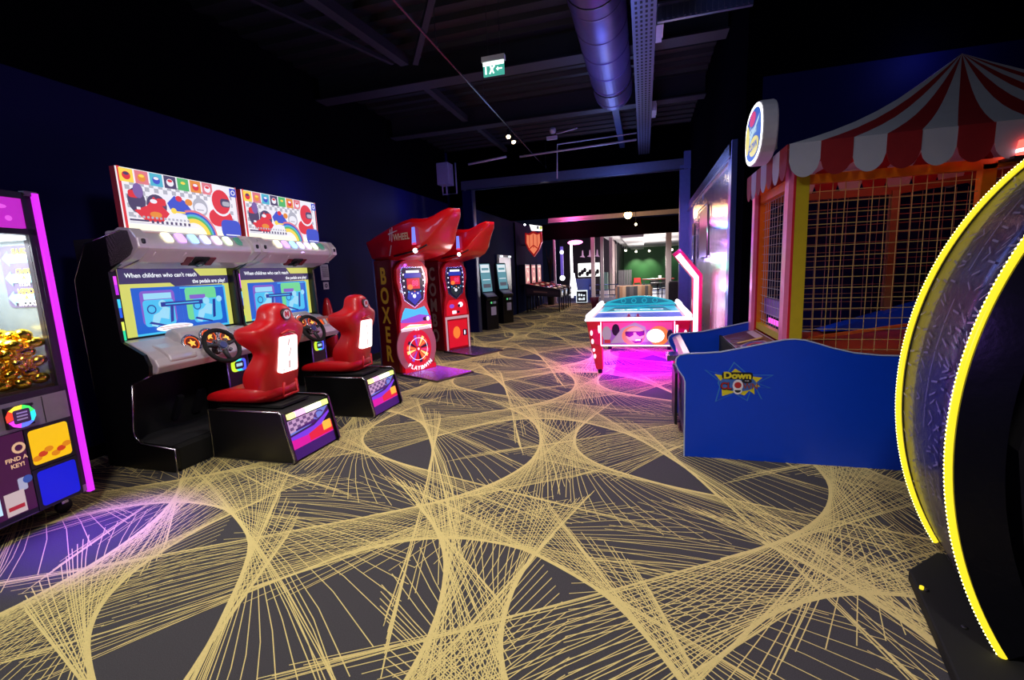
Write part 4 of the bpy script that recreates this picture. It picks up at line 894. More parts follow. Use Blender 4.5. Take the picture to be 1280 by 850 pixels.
    g.flat((.799, 4.02, 2.44), (0, -1, 0), (0, 0, 1), art, .0015); g.build('sign_face', t2, world=True)
    g = G(); g.box(.9, .935, 3.9, 4.15, 2.3, 2.5, WHITE); g.build('bracket', t2, world=True)
    # red beacon
    g = G(); g.box(2.10, 2.22, 3.53, 3.66, 2.03, 2.045, STEEL); g.lathe([(.035, 0), (.035, .05), (.028, .09)], (2.16, 3.555, 2.045), 'z', glow('beacon_red', (255, 70, 60), 4.), 14)
    g.lathe([(.037, .02), (.037, .04)], (2.16, 3.555, 2.045), 'z', glow('beacon_white', (255, 220, 220), 3.), 14); g.build('beacon', t, world=True)
    l = D.lights.new('beacon_light', 'POINT'); l.energy = 4.5; l.color = (1, .12, .1); l.shadow_soft_size = .04
    o = D.objects.new('beacon_light', l); COL.objects.link(o); o.location = (2.14, 3.80, 2.16)
    l = D.lights.new('tent_light', 'POINT'); l.energy = 1.6; l.color = (1, .45, .4); l.shadow_soft_size = .05
    o = D.objects.new('tent_light', l); COL.objects.link(o); o.location = (1.35, 4.2, 2.3)
clown_game()

# ------------------------------------------------------------------ tyre arch ride (right edge)
def tyre_ride():
    t = thing('tyre_arch_ride', 'giant tyre-shaped ride at right edge with glowing yellow light strips', 'ride', (1.057, 1.918, 0), -.235)
    R0, cx, cz, Wd = 1.205, .793, .859, .713
    TRD = mat('tyre_tread', (58, 52, 92), .28, .3, noise=.3, nscale=9, bump=.12, bscale=30)  # purple light falling on the tread is put into its colour
    a0, a1, N = PI - 1.5, PI + .727, 56
    def pt(r, a, y): return (cx + (r - R0 * .342) * math.cos(a), y, cz + r * math.sin(a))
    g = G(); V = []; F = []
    for k in range(N + 1):
        a = a0 + (a1 - a0) * k / N
        for j in range(5): V.append(pt(R0 - .004 - .03 * (1 - abs(j - 2) / 2) * 0, a, Wd * j / 4))
    for k in range(N):
        for j in range(4): F.append((k * 5 + j, k * 5 + j + 1, (k + 1) * 5 + j + 1, (k + 1) * 5 + j))
    g.raw(V, F, TRD, True); o = g.build('tread', t); s = o.modifiers.new('s', 'SOLIDIFY'); s.thickness = .03
    # raised tread marks
    g = G(); MK = mat('tread_mark', (130, 126, 160), .35, .3)
    rr = random.Random(5)
    for k in range(90):
        a = a0 + (a1 - a0) * (k + .5) / 90
        for y0 in (.05, .14, .23, .42, .51, .61):
            if rr.random() < .35: continue
            L_ = rr.uniform(.03, .07); da = .0035; sh = rr.uniform(-.03, .03); y1 = y0 + L_
            P = [pt(R0 + .003, a - da + sh, y0), pt(R0 + .003, a - da, y1), pt(R0 + .003, a + da, y1), pt(R0 + .003, a + da + sh, y0)]
            g.raw(P, [(0, 1, 2, 3)], MK)
    for k in range(24):
        a = a0 + (a1 - a0) * k / 24
        if k % 6 == 5: continue
        b = a + (a1 - a0) / 26
        g.raw([pt(R0 + .004, a, .33), pt(R0 + .004, b, .33), pt(R0 + .004, b, .338), pt(R0 + .004, a, .338)], [(0, 1, 2, 3)], MK)
    g.build('tread_marking', t)
    SD = mat('tyre_side', (12, 12, 22), .35, bump=.4, bscale=14)
    for y0, y1 in ((-.03, -.004), (Wd + .004, Wd + .03)):
        g = G(); V = []; F = []
        for k in range(N + 1):
            a = a0 + (a1 - a0) * k / N
            V += [pt(R0, a, y0), pt(R0 - .13, a, y0), pt(R0 - .13, a, y1), pt(R0, a, y1)]
        for k in range(N):
            for j in range(4): F.append((k * 4 + j, k * 4 + (j + 1) % 4, (k + 1) * 4 + (j + 1) % 4, (k + 1) * 4 + j))
        F += [(0, 1, 2, 3), (N * 4 + 3, N * 4 + 2, N * 4 + 1, N * 4)]
        g.raw(V, F, SD); sw = g.build('side_wall', t)
    YL = glow('led_yellow', (240, 215, 40), 1.3); YW = glow('led_bead', (255, 255, 170), 4.5)
    for y, b0, b1 in ((-.018, a0, a1 + .0), (Wd + .018, a0, a1 - .02)):
        n = 60
        g = G(); g.tube([pt(R0 + .012, b0 + (b1 - b0) * k / n, y) for k in range(n + 1)], .0115, YL, n=8); st = g.build('light_strip', t)
        g = G(); n = 170
        for k in range(n):
            c = pt(R0 + .022, b0 + (b1 - b0) * (k + .5) / n, y); g.ball(c, .0042, YW, n=5, k=3)
        o = g.build('beads', st)
    # black body inside the arch
    g = G(); g.prism([(.42, .06), (2.2, .06), (2.2, 2.0), (.7, 2.0), (.40, 1.6), (.25, 1.2), (.19, .8), (.24, .4)], 'y', .06, Wd - .05, BLACKM); g.build('body', t)
    g = G(); g.box(.62, 2.2, -.55, -.1, .06, .36, BLACKM); g.build('seat_box', t)
    g = G(); g.flat((.14, .055, .50), (1, 0, 0), (0, 0, 1), [([(.12, .0), (.9, .0), (.9, .42), (.1, .30), (.08, .15)], glow('blue_glow_patch', (50, 24, 170), .8))], .003); g.build('blue_glow_patch', t)  # glowing patch added in place of blue light reflected on the ride
    g = G(); g.prism([(.02, -.8), (.02, .44), (.17, .66), (2.2, .66), (2.2, -.8)], 'z', 0.0, .055, BLACKM); g.build('base_plate', t, bevel=.008)
    g = G()
    for x, y in ((.05, .3), (.12, .1), (.1, -.3), (.08, -.6)): g.lathe([(.012, 0), (.01, .004)], (x, y, .055), 'z', STEEL, 8)
    g.build('bolts', t)
    g = G(); g.lathe([(.008, 0), (.008, .012)], (.035, .30, .055), 'z', YL, 10); g.build('indicator', t)
tyre_ride()

# ------------------------------------------------------------------ air hockey table
def hockey():
    t = thing('air_hockey_table', 'pink and white glowing air hockey table in the middle of the hall', 'table', (-.08, 7.3, 0))
    X0, X1_, Y0, Y1 = -.775, .6, 6.15, 8.5
    HP = mat('hockey_pink', (225, 14, 80), .3, coat=.4); HR = mat('hockey_red', (205, 12, 40), .3, coat=.4)
    wl = glow('rail_white', (245, 240, 255), 1.5); cy = glow('field_cyan', (40, 190, 215), .8); cb = glow('field_blue', (40, 84, 215), .7); cd = glow('field_teal', (20, 120, 150), .8); pw = glow('strip_pinkwhite', (255, 215, 245), 2.4); pm = glow('strip_pink', (255, 60, 170), 1.3)
    g = G(); g.prism([(X0 + .02, .785), (X0 + .14, .46), (X1_ - .14, .46), (X1_ - .02, .785)], 'y', Y0 + .05, Y1, HP); g.build('cabinet', t, world=True)
    # front panel picture
    og = glow('pic_orange', (240, 130, 50), .9); gy = glow('pic_grey', (170, 150, 165), .8); dk = glow('pic_dark', (30, 20, 34), .4); vi = glow('pic_violet', (150, 90, 170), .8); ww = glow('pic_white', (255, 250, 225), 2.4); rd = glow('pic_red', (200, 50, 60), .7)
    g = G(); art = [(R4(0, .89, 0, .30), vi), (R4(0, .89, .2, .30), glow('pic_pink', (240, 70, 150), .9)), (EL(.05, .15, .06, .1), gy), (EL(.17, .2, .05, .08), dk), ([(.1, .02), (.25, .22), (.42, .3), (.55, .24), (.6, .04)], gy), (EL(.4, .12, .15, .13), og), (EL(.42, .14, .12, .1), glow('pic_peach', (238, 170, 120), .9)),
                    ([(.29, .17), (.4, .17), (.4, .13), (.35, .10), (.30, .12)], dk), ([(.43, .17), (.54, .19), (.54, .13), (.48, .11), (.44, .14)], dk), (R4(.3, .54, .165, .18), dk), ([(.37, .06), (.43, .045), (.52, .09), (.5, .03), (.42, .02)], dk), (R4(.43, .49, .055, .07), ww), (EL(.72, .12, .13, .13), og), (EL(.68, .12, .11, .09), ww), (EL(.86, .12, .04, .08), dk), (R4(.02, .1, .02, .07), rd)]
    g.flat((-.535, Y0 + .045, .462), (1, 0, 0), (0, 0, 1), art, .001); g.build('front_picture', t, world=True)
    g = G(); g.tube([(-.56, Y0 + .03, .452), (.38, Y0 + .03, .452)], .009, pw, n=6); g.tube([(-.56, Y0 + .03, .452), (-.56, Y0 + .03, .77)], .006, pw, n=6); g.tube([(.38, Y0 + .03, .452), (.38, Y0 + .03, .77)], .006, pw, n=6); g.build('panel_light', t, world=True)
    # rails
    g = G(); g.box(X0, X1_, Y0, Y0 + .10, .785, .815, wl); g.build('end_rail', t, world=True, bevel=.01)
    g = G(); g.box(X0 + .04, X1_ - .04, Y0 + .09, Y0 + .12, .81, .822, wl); g.build('end_rail', t, world=True)
    g = G(); g.box(X0, X1_, Y1 - .02, Y1, .80, .84, wl); g.build('end_rail', t, world=True, bevel=.01)
    for x, s in ((X0, 1), (X1_, -1)):
        g = G(); g.prism([(x, .79), (x, .85), (x + s * .015, .87), (x + s * .035, .87), (x + s * .05, .84), (x + s * .05, .79)], 'y', Y0 + .12, Y1, wl); g.build('side_rail', t, world=True)
        g = G(); g.prism([(x, .84), (x + s * .1, .87), (x + s * .07, .92), (x + s * .02, .9)], 'y', Y0 + 1.5, Y0 + 2.1, wl); g.build('corner_bumper', t, world=True, bevel=.02)
    g = G(); g.box(X0 + .09, X1_ - .09, Y0 + .1, Y1 - .1, .785, .795, cb); g.flat((X0 + .09, Y0 + .13, .795), (1, 0, 0), (0, 1, 0),
        [([(.05, .02), (1.15, .02), (1.05, .9), (.12, .9)], cb), (R4(0, 1.195, .95, 2.0), cy), ([(.1, 1.0), (.6, 1.8), (1.1, 1.0), (1.0, 1.9), (.2, 1.9)], cd)] + [(ARC(.3 + .2 * k, 1.35, .06, .085, 0, 2 * PI, 16), wl) for k in range(4)] + [(R4(0, 1.195, .86, .98), wl)], .001)
    g.build('playfield', t, world=True)
    # domed far fascia
    g = G(); g.prism([(X0 + .05, .80)] + [(X0 + .05 + (X1_ - X0 - .1) * k / 16, .85 + .12 * math.sin(PI * k / 16)) for k in range(1, 16)] + [(X1_ - .05, .80)], 'y', Y1 - .06, Y1 - .02, cy)
    g.flat((X0 + .05, Y1 - .061, .80), (1, 0, 0), (0, 0, 1), [([(.12, .06), (.4, .13), (.64, .15), (.9, .13), (1.15, .06), (.9, .03), (.4, .03)], cd)] + [(ARC(.37 + .18 * k, .085, .032, .045, 0, 2 * PI, 14), cy) for k in range(4)], .002)
    g.build('end_fascia', t, world=True)
    # mallets knobs
    for x in (-.2, -.08):
        g = G(); g.lathe([(.045, 0), (.045, .015), (.02, .02), (.018, .05), (.0, .058)], (x, 6.42, .797), 'z', mat('mallet_magenta', (190, 20, 110), .4), 16)
        tag(g.build('striker'), 'magenta striker puck standing on the air hockey table, %s one' % ('outer' if x < -.1 else 'inner'), 'striker', 'strikers')
    # legs
    for x, s in ((X0 + .02, 1), (X1_ - .02, -1)):
        for yy in (Y0 + .03, Y1 - .35):
            g = G(); xs = lambda a: x + s * a
            V = []; 
            for (z, a0_, a1_, yo) in ((.785, 0, .2, 0), (.5, .04, .2, .05), (.07, .10, .2, .22)):
                V += [(xs(a0_), yy + yo, z), (xs(a1_), yy + yo, z), (xs(a1_), yy + yo + .16, z), (xs(a0_), yy + yo + .16, z)]
            F = [(0, 1, 2, 3), (8, 11, 10, 9)] + [(i * 4 + k, i * 4 + (k + 1) % 4, (i + 1) * 4 + (k + 1) % 4, (i + 1) * 4 + k) for i in (0, 1) for k in range(4)]
            g.raw(V, F, HR); lg = g.build('leg', t, world=True, bevel=.012)
            g = G()
            for z, yo in ((.62, .02), (.5, .045), (.38, .1), (.28, .13)): c = (xs(.05 + (.785 - z) * .09), yy + yo, z); g.ball(c, .035, glow('leg_white', (255, 225, 240), 1.3), .55, .3, 1.1, n=8, k=5)
            g.build('leg_marking', lg, world=True)
            g = G(); g.tube([(xs(.17), yy + .0, .72), (xs(.165), yy + .09, .44)], .014, pw, n=6); g.build('leg_light', lg, world=True)
            g = G(); g.lathe([(.03, 0), (.035, .05), (.02, .08)], (xs(.15), yy + .3, 0), 'z', BLACKM, 12); g.build('foot', lg, world=True)
    # underglow
    UG = glow('under_violet', (150, 20, 255), 2.5)
    g = G(); g.box(X0 + .2, X1_ - .2, Y0 + .25, Y1 - .3, .44, .455, UG); g.build('underglow_strip', t, world=True)
    # score arm
    g = G(); P = [(.64, .5), (.82, .5), (.82, 1.33), (.52, 1.72), (.40, 1.64), (.66, 1.30)]
    P = [(.70, .02), (.84, .02), (.84, 1.33), (.52, 1.73), (.41, 1.65), (.70, 1.28)]
    g.prism(P, 'y', 7.35, 7.55, HP); sa_ = g.build('score_arm', t, world=True, bevel=.008)
    g = G(); y = 7.345; g.flat((0, y, 0), (1, 0, 0), (0, 0, 1), [([(.715, .3), (.785, .3), (.785, 1.30), (.52, 1.66), (.45, 1.61), (.715, 1.28)], pw)], .003); g.build('arm_light', sa_, world=True)
hockey()

# ------------------------------------------------------------------ mirror-steel wall on the right
STL = mat('mirror_steel', (215, 215, 235), .2, .97, noise=.03, bump=.5, bscale=3.0)
nt = STL.node_tree
for n_ in [q for q in nt.nodes if q.type == 'TEX_NOISE']:
    if n_.inputs['Detail'].default_value > 3.5:
        mp = nt.nodes.new('ShaderNodeMapping'); mp.inputs['Scale'].default_value = (1, 2.2, .35)
        src = n_.inputs['Vector'].links[0].from_socket; nt.links.new(src, mp.inputs['Vector']); nt.links.new(mp.outputs['Vector'], n_.inputs['Vector'])
t = thing('steel_clad_wall', 'shiny mirror-steel clad booth front along the right side', 'booth', (.93, 8.5, 0))
z = [5.72, 7.05, 8.25, 9.5, 10.7, 12.2]
for a, b in zip(z, z[1:]):
    g = G(); g.box(.925, .955, a + .008, b - .008, .02, 2.6, STL); g.build('steel_panel', t, world=True, bevel=.006)
g = G(); g.box(.90, .955, 5.6, 12.3, 2.6, 2.78, CHROME); g.box(.895, .9, 5.6, 12.3, 2.62, 2.64, GALV); g.box(.90, .955, 5.55, 5.71, 0, 2.78, GB); g.build('steel_frame', t, world=True)
g = G(); g.box(.915, .924, 7.45, 8.6, 1.6, 2.35, BLACK); g.build('dark_window', t, world=True)
g = G(); g.tube([(.9, 7.42, 1.58), (.9, 8.63, 1.58), (.9, 8.63, 2.37), (.9, 7.42, 2.37)], .012, CHROME, n=6, closed=True); g.build('window_rim', t, world=True)
g = G(); g.box(.905, .924, 9.38, 9.75, 1.35, 2.25, BLACK); g.build('door_slot', t, world=True)
g = G(); g.tube([(.92, 9.25, 1.3), (.88, 9.25, 1.32), (.88, 9.25, 2.0), (.92, 9.25, 2.02)], .014, CHROME, n=8); g.build('door_handle', t, world=True)

# ------------------------------------------------------------------ corridor beyond: kiosks, door, pinballs, sign
def kiosk(loc, label):
    t = thing('screen_kiosk', label, 'kiosk', loc, math.radians(-30), group='slim black kiosks')
    g = G(); g.prism([(-.2, 0), (.12, 0), (.12, .78), (.16, .82), (.14, .86), (-.04, .98), (-.13, 1.74), (-.18, 1.76), (-.2, 1.6)], 'y', -.2, .2, BLACK); g.build('body', t, bevel=.008)
    c1 = glow('kiosk_teal', (110, 165, 180), .8); c2 = glow('kiosk_white', (225, 235, 240), 1.); c3 = glow('kiosk_grey', (120, 120, 135), .5)
    W = Vector((-.09, 0, .76)).normalized()
    g = G(); g.flat((-.035, -.17, 1.0), (0, 1, 0), tuple(W), [(R4(0, .34, 0, .73), c1), (R4(.02, .32, .5, .71), c2), (R4(.05, .29, .56, .62), c1), (R4(.04, .3, .3, .32), c2), (R4(.04, .3, .1, .2), c3)], .002); g.build('screen', t)
    W = Vector((-.18, 0, .12)).normalized()
    g = G(); g.flat((.135, -.17, .868), (0, 1, 0), tuple(W), [(R4(0, .34, 0, .19), mat('kiosk_deck', (150, 145, 160), .4)), (R4(.04, .3, .06, .14), c3)], .002); g.build('control_deck', t)
    g = G(); g.flat((.121, -.17, .0), (0, 1, 0), (0, 0, 1), [(R4(.12, .3, .38, .6), mat('kiosk_label', (190, 190, 205), .5)), (EL(.14, .71, .03), glow('kiosk_green', (90, 200, 120), 1.)), (R4(.2, .3, .68, .74), c3)], .002); g.build('label_plate', t)
    return t
k1 = kiosk((-3.93, 11.38, 0), 'slim black screen kiosk directly beside the left post of the portal frame')
kk = dup(k1, dloc=(0, 1.45, 0), label='slim black screen kiosk farther down the corridor, next to the pale door')
t = thing('grey_door', 'pale grey door with handle in the dark corridor wall', 'door', (-4.28, 13.9, 0))
g = G(); g.box(-4.3, -4.26, 13.3, 14.75, .0, 2.02, mat('door_frame_slate', (60, 62, 82), .5)); g.build('door_frame', t, world=True)  # frame in one even dark slate colour
g = G(); g.box(-4.26, -4.24, 13.4, 14.65, .3, 1.95, mat('door_grey', (130, 136, 140), .35, .3)); g.build('door_leaf', t, world=True)
g = G(); g.box(-4.24, -4.2, 13.5, 13.7, 1.95, 2.0, glow('door_lamp', (230, 240, 250), 1.5)); g.box(-4.24, -4.2, 14.4, 14.6, 1.95, 2.0, glow('door_lamp', (230, 240, 250), 1.5)); g.build('door_light', t, world=True)
g = G(); g.tube([(-4.24, 14.1, .95), (-4.19, 14.1, .95), (-4.19, 14.1, 1.1)], .012, CHROME, n=6); g.build('door_handle', t, world=True)

def pinball(y, label):
    t = thing('pinball_machine', label, 'pinball machine', (-3.4, y, 0), group='pinball machines')
    rd = glow('pin_red', (190, 40, 40), .8); cr = glow('pin_cream', (245, 200, 170), .9); dk = mat('pin_dark', (24, 18, 30), .4); ps = mat('pin_side', (60, 44, 50), .4)
    g = G(); g.prism([(-.72, .62), (.58, .52), (.58, .78), (-.72, 1.02)], 'y', -.28, .28, dk); g.build('cabinet', t)
    g = G(); g.flat((-.7, -.281, .0), (1, 0, 0), (0, 0, 1), [([(.05, .68), (1.2, .6), (1.2, .72), (.05, .88)], ps), ([(.3, .72), (.8, .68), (.8, .72), (.3, .78)], mat('pin_tan', (150, 110, 90), .5))], .002); g.build('side_art', t)
    g = G(); g.flat((-.71, .26, 1.03), (0, -1, 0), (1.29, 0, -.24), [], .002); 
    V = [(-.68, -.26, 1.022), (.55, -.26, .795), (.55, .26, .795), (-.68, .26, 1.022)]; g.raw(V, [(0, 1, 2, 3)], mat('pin_glass', (120, 50, 60), .08, .4, noise=0))
    for k in range(5): g.raw([(-.6 + .22 * k, -.2, 1.015 - .041 * k), (-.5 + .22 * k, -.2, .998 - .041 * k), (-.5 + .22 * k, .2, .998 - .041 * k), (-.6 + .22 * k, .2, 1.015 - .041 * k)][::1], [(0, 1, 2, 3)], (rd, cr, rd)[k % 3])
    g.v = [(x, y_, z + .004) for x, y_, z in g.v]; g.build('playfield', t)
    for s in (-1, 1): g = G(); g.tube([(-.7, s * .28, 1.035), (.57, s * .28, .80)], .012, CHROME, n=6); g.build('side_rail', t)
    g = G(); g.box(-.88, -.66, -.33, .33, 1.0, 1.72, dk); bx_ = g.build('backbox', t)
    g = G(); g.flat((-.659, -.3, 1.04), (0, 1, 0), (0, 0, 1), [(R4(0, .6, 0, .65), rd), ([(.18, .05), (.45, .1), (.42, .4), (.3, .5), (.2, .35)], cr), (EL(.3, .3, .09, .12), rd), (R4(.05, .55, .57, .61), cr)], .002); g.build('backglass', bx_)
    for x in (-.66, .52):
        for s in (-1, 1): g = G(); g.tube([(x, s * .26, 0), (x, s * .26, .58)], .022, BLACK, n=6); g.build('leg', t)
    g = G(); g.flat((.581, -.26, .53), (0, 1, 0), (0, 0, 1), [(R4(.05, .2, .04, .2), STEEL), (EL(.42, .17, .05), glow('pin_blue', (110, 170, 240), 1.)), (R4(.22, .32, .05, .18), glow('pin_lamp', (245, 235, 235), 1.5))], .002); g.build('coin_door', t)
    return t
p1 = pinball(16.2, 'nearest pinball machine of the row along the corridor wall')
dup(p1, dloc=(0, .92, 0), label='middle pinball machine of the row along the corridor wall')
dup(p1, dloc=(.02, 1.84, 0), label='farthest pinball machine of the row along the corridor wall')
# shield sign
t = thing('shield_sign', 'orange-red glowing shield-shaped sign on the corridor wall above the pinball machines', 'sign', (-3.84, 16.4, 2))
def SH(k): return [(p * k, 2.47 + (q - 2.47) * k) for p, q in ((0, 1.99), (.2, 2.24), (.31, 2.5), (.3, 2.86), (.17, 2.82), (0, 2.9), (-.17, 2.82), (-.3, 2.86), (-.31, 2.5), (-.2, 2.24))]
g = G(); g.prism([(-3.84 + a, b) for a, b in SH(1)], 'y', 16.35, 16.5, mat('shield_red', (190, 20, 20), .4, emit=.5)); g.build('case', t, world=True)
g = G(); so = glow('shield_orange', (240, 130, 90), .95); sr = glow('shield_line', (190, 40, 30), .8)
g.flat((-3.84, 16.348, 0), (1, 0, 0), (0, 0, 1), [(SH(.82), so), (R4(-.012, .012, 2.3, 2.8), sr), (R4(-.15, -.13, 2.35, 2.78), sr), (R4(.13, .15, 2.35, 2.78), sr), ([(-.16, 2.3), (0, 2.42), (.16, 2.3), (.16, 2.25), (0, 2.37), (-.16, 2.25)], sr)], .004); g.build('face', t, world=True)
g = G(); g.box(-4.3, -3.84, 16.4, 16.45, 2.4, 2.45, STEEL); g.build('bracket', t, world=True)
t = thing('box_sign', 'small white lit box sign above the orange shield sign', 'sign', (-3.78, 16.4, 3))
g = G(); g.prism([(-3.97, 3.14), (-3.52, 3.05), (-3.52, 2.88), (-3.9, 2.92)], 'y', 16.35, 16.42, glow('boxsign_white', (245, 240, 240), 1.6)); g.build('case', t, world=True)
g = G(); g.flat((-3.97, 16.348, 2.9), (1, 0, 0), (0, 0, 1), [(R4(.28, .34, .06, .16), BLACK), (EL(.42, .09, .05, .06), glow('boxsign_green', (190, 200, 90), 1.4))], .003); g.build('face', t, world=True)

# ------------------------------------------------------------------ far opening, bar and lounge
LB = mat('lintel_black', (14, 6, 10), .9, spec=0)
g = G(); g.box(-4.3, 1.7, 20, 20.15, 2.78, 3.45, LB); struct(g.build('trim_lintel'))
t = thing('pink_beam', 'pale beam washed with pink light above the far opening', 'beam', (-1.7, 19.6, 3.5))
g = G(); g.box(-3.9, 1.3, 19.5, 19.7, 3.5, 3.93, mat('pale_beam', (216, 200, 206), .6)); g.build('girder', t, world=True)
g = G(); g.box(-3.9, 1.3, 19.44, 19.5, 3.46, 3.5, mat('pale_beam', (216, 200, 206), .6)); g.build('lip', t, world=True)
WPO = mat('white_post', (214, 205, 214), .5)
for x, w, m, lb in ((-3.82, .08, WPO, 'slim white post at the left end of the far opening, next to the neon tube'), (-2.19, .16, WPO, 'white post between the neon column and the lounge'), (-1.79, .13, mat('grey_post', (150, 142, 158), .5), 'greyish post just right of the white post in the far opening'), (.86, .22, WPO, 'thick white post at the right end of the far opening')):
    g = G(); g.box(x, x + w, 20.0, 20.12, 0, 2.78, m); g.box(x - .01, x + w + .01, 19.99, 20.13, 0, .08, m); tag(g.build('white_column'), lb, 'post')
# plant silhouette & left panel
t = thing('potted_plant', 'tall dark spiky plant beside the far opening', 'plant', (-3.72, 19.3, 0))
g = G()
for k in range(9):
    a = 2 * PI * k / 9; g.tube([(-3.85, 19.3, 1.0), (-3.85 + .06 * math.cos(a), 19.3 + .06 * math.sin(a), 1.6), (-3.85 + .16 * math.cos(a), 19.3 + .16 * math.sin(a), 2.05 + .2 * (k % 3))], [.03, .025, .004], mat('leaf_dark', (16, 22, 24), .6), n=5)
g.build('leaves', t, world=True)
g = G(); g.lathe([(.14, 0), (.2, 1.0)], (-3.85, 19.3, 0), 'z', BLACK, 12); g.build('planter', t, world=True)
# neon column
t = thing('neon_column', 'white neon column with a pink glowing top in the far bar', 'light', (-3.05, 20.6, 0))
g = G(); g.box(-3.17, -3.08, 20.6, 20.7, 0.2, 2.6, glow('neon_white', (255, 245, 255), 4.)); g.prism([(-3.25, .3), (-2.85, .3), (-3.0, 1.3), (-3.15, 1.3)], 'y', 20.55, 20.6, glow('neon_white2', (245, 245, 255), 2.6)); g.build('tube', t, world=True)
g = G(); g.ball((-2.95, 20.7, 2.65), .34, glow('neon_pink', (255, 130, 210), 4.), 1, .5, .3, 16, 8); g.build('pink_lamp', t, world=True)
g = G(); g.box(-3.62, -3.5, 20.6, 20.7, 1.2, 2.5, glow('neon_blue', (110, 90, 200), .8)); g.ball((-3.55, 20.6, 2.25), .09, glow('neon_white2', (245, 245, 255), 2.6)); g.ball((-3.55, 20.6, 1.1), .12, glow('neon_white2', (245, 245, 255), 2.6)); g.build('side_lamp', t, world=True)
# bar
t = thing('bar_counter', 'blue-lit bar counter with bright back shelf in the far room', 'counter', (-2.6, 22, 0))
g = G(); g.box(-3.2, -2.3, 21.8, 22.3, 0, 1.0, mat('counter_blue', (40, 66, 150), .4)); g.build('counter', t, world=True)
g = G(); g.box(-3.3, -2.2, 24, 24.1, 1.05, 1.75, glow('bar_white', (240, 240, 235), 1.6)); g.build('lit_shelf', t, world=True)
g = G()
random.seed(3)
for k in range(8): g.ball((-3.2 + .13 * k, 23.9, 1.2 + .1 * (k % 3)), .085, BLACKM, 1, .3, 1.5, n=8, k=5)
g.build('shelf_items', t, world=True)
g = G(); pinw = glow('lane_white', (200, 150, 190), .7)
for k in range(3): g.prism([(-3.0 + .35 * k, 2.05), (-2.75 + .35 * k, 2.0), (-2.82 + .35 * k, 2.12), (-2.84 + .35 * k, 2.35), (-2.88 + .35 * k, 2.35), (-2.9 + .35 * k, 2.1)], 'y', 22.5, 22.54, pinw)
g.build('bowling_pin_shapes', t, world=True)  # flat glowing shapes for a picture of bowling pins
g = G(); g.box(-4.6, -1.5, 26, 26.2, 0, 3.2, mat('bar_back', (26, 10, 30), .7)); struct(g.build('wall_bar'))
# dining room
g = G(); g.box(-8, 4.5, 20.15, 40, -.12, -.004, mat('lounge_floor', (70, 74, 104), .5)); struct(g.build('floor_lounge'))
g = G(); g.box(-1.9, 4.5, 20.3, 40, 2.95, 3.1, mat('white_ceiling', (214, 208, 208), .7))
g.box(-1.0, 0, 22, 39, 2.8, 2.95, mat('white_ceiling2', (205, 200, 200), .7)); struct(g.build('ceiling_lounge'))
g = G(); g.box(-3, 4.5, 39, 39.2, 0, 2.95, mat('green_wall', (14, 72, 30), .6)); struct(g.build('wall_green'))
g = G(); g.box(4.4, 4.55, 20, 39.2, 0, 3, mat('lounge_wall', (40, 40, 44), .6)); struct(g.build('wall_lounge_right'))
g = G(); g.box(-1.75, -1.6, 28, 39, 0, 2.95, mat('lounge_dark', (18, 14, 24), .7)); struct(g.build('wall_lounge_left'))
for k, y in enumerate((23.5, 25.0, 26.6)):
    g = G(); g.box(-1.66 + .0 * k, -1.5, y, y + .16, 0, 2.95, mat('pinkish_post', (200, 176, 176), .5)); tag(g.build('white_column'), ('slim pale column in the lounge, nearest of three in a row', 'slim pale column in the lounge, middle of three in a row', 'slim pale column in the lounge, farthest of three in a row')[k], 'column')
# banquette
t = thing('striped_banquette', 'curved banquette back with tan and grey vertical stripes', 'seat', (-.4, 19.2, 0))
g = G(); cols = [mat('stripe_tan', (205, 160, 130), .6), mat('stripe_grey', (120, 116, 124), .6), mat('stripe_cream', (225, 190, 160), .6), mat('stripe_slate', (88, 88, 98), .6)]
seq = [0, 1, 0, 2, 3, 1, 3, 2, 0, 1, 2, 0]
for k in range(12):
    a0 = PI * (1.12 + .76 * k / 12); a1_ = PI * (1.12 + .76 * (k + 1) / 12)
    P = lambda a, r: (-.4 + .78 * math.cos(a) * r / 1.0, 19.4 + .45 * math.sin(a) * r)
    p, q, r_, s_ = P(a0, 1), P(a1_, 1), P(a1_, .85), P(a0, .85)
    g.prism([p, q, r_, s_], 'z', .02, .70 if 0 < k < 11 else .66, cols[seq[k]])
g.build('backrest', t, world=True)
g = G(); g.tube([(-.4 + .72 * math.cos(PI * (1.12 + .76 * k / 12)), 19.4 + .42 * math.sin(PI * (1.12 + .76 * k / 12)), .70) for k in range(13)], .03, cols[2], n=6); g.build('top_rail', t, world=True)
# A-board
t = thing('lit_board', 'square black notice board with white writing and lit edge', 'sign', (-2.55, 19.4, 0))
g = G(); g.box(-2.78, -2.3, 19.42, 19.5, .06, .55, BLACK); g.box(-2.74, -2.34, 19.4, 19.54, 0, .06, BLACK); g.build('board', t, world=True)
g = G(); bw = glow('board_white', (225, 235, 245), 1.2); g.flat((-2.78, 19.419, .06), (1, 0, 0), (0, 0, 1), [(R4(0, .48, 0, .49), bw), (R4(.03, .45, .02, .47), mat('board_ink', (16, 22, 40), .4)), (R4(.1, .16, .27, .38), bw), (RR(.19, .27, .27, .36, .03), bw), (R4(.3, .38, .27, .33), bw), (RR(.1, .2, .1, .2, .03), bw), (R4(.22, .28, .1, .18), bw), (R4(.3, .37, .1, .21), bw)], .003); g.build('writing', t, world=True)
g = G(); g.box(-2.78, -2.3, 19.42, 19.46, .55, .58, bw); g.build('top_light', t, world=True)
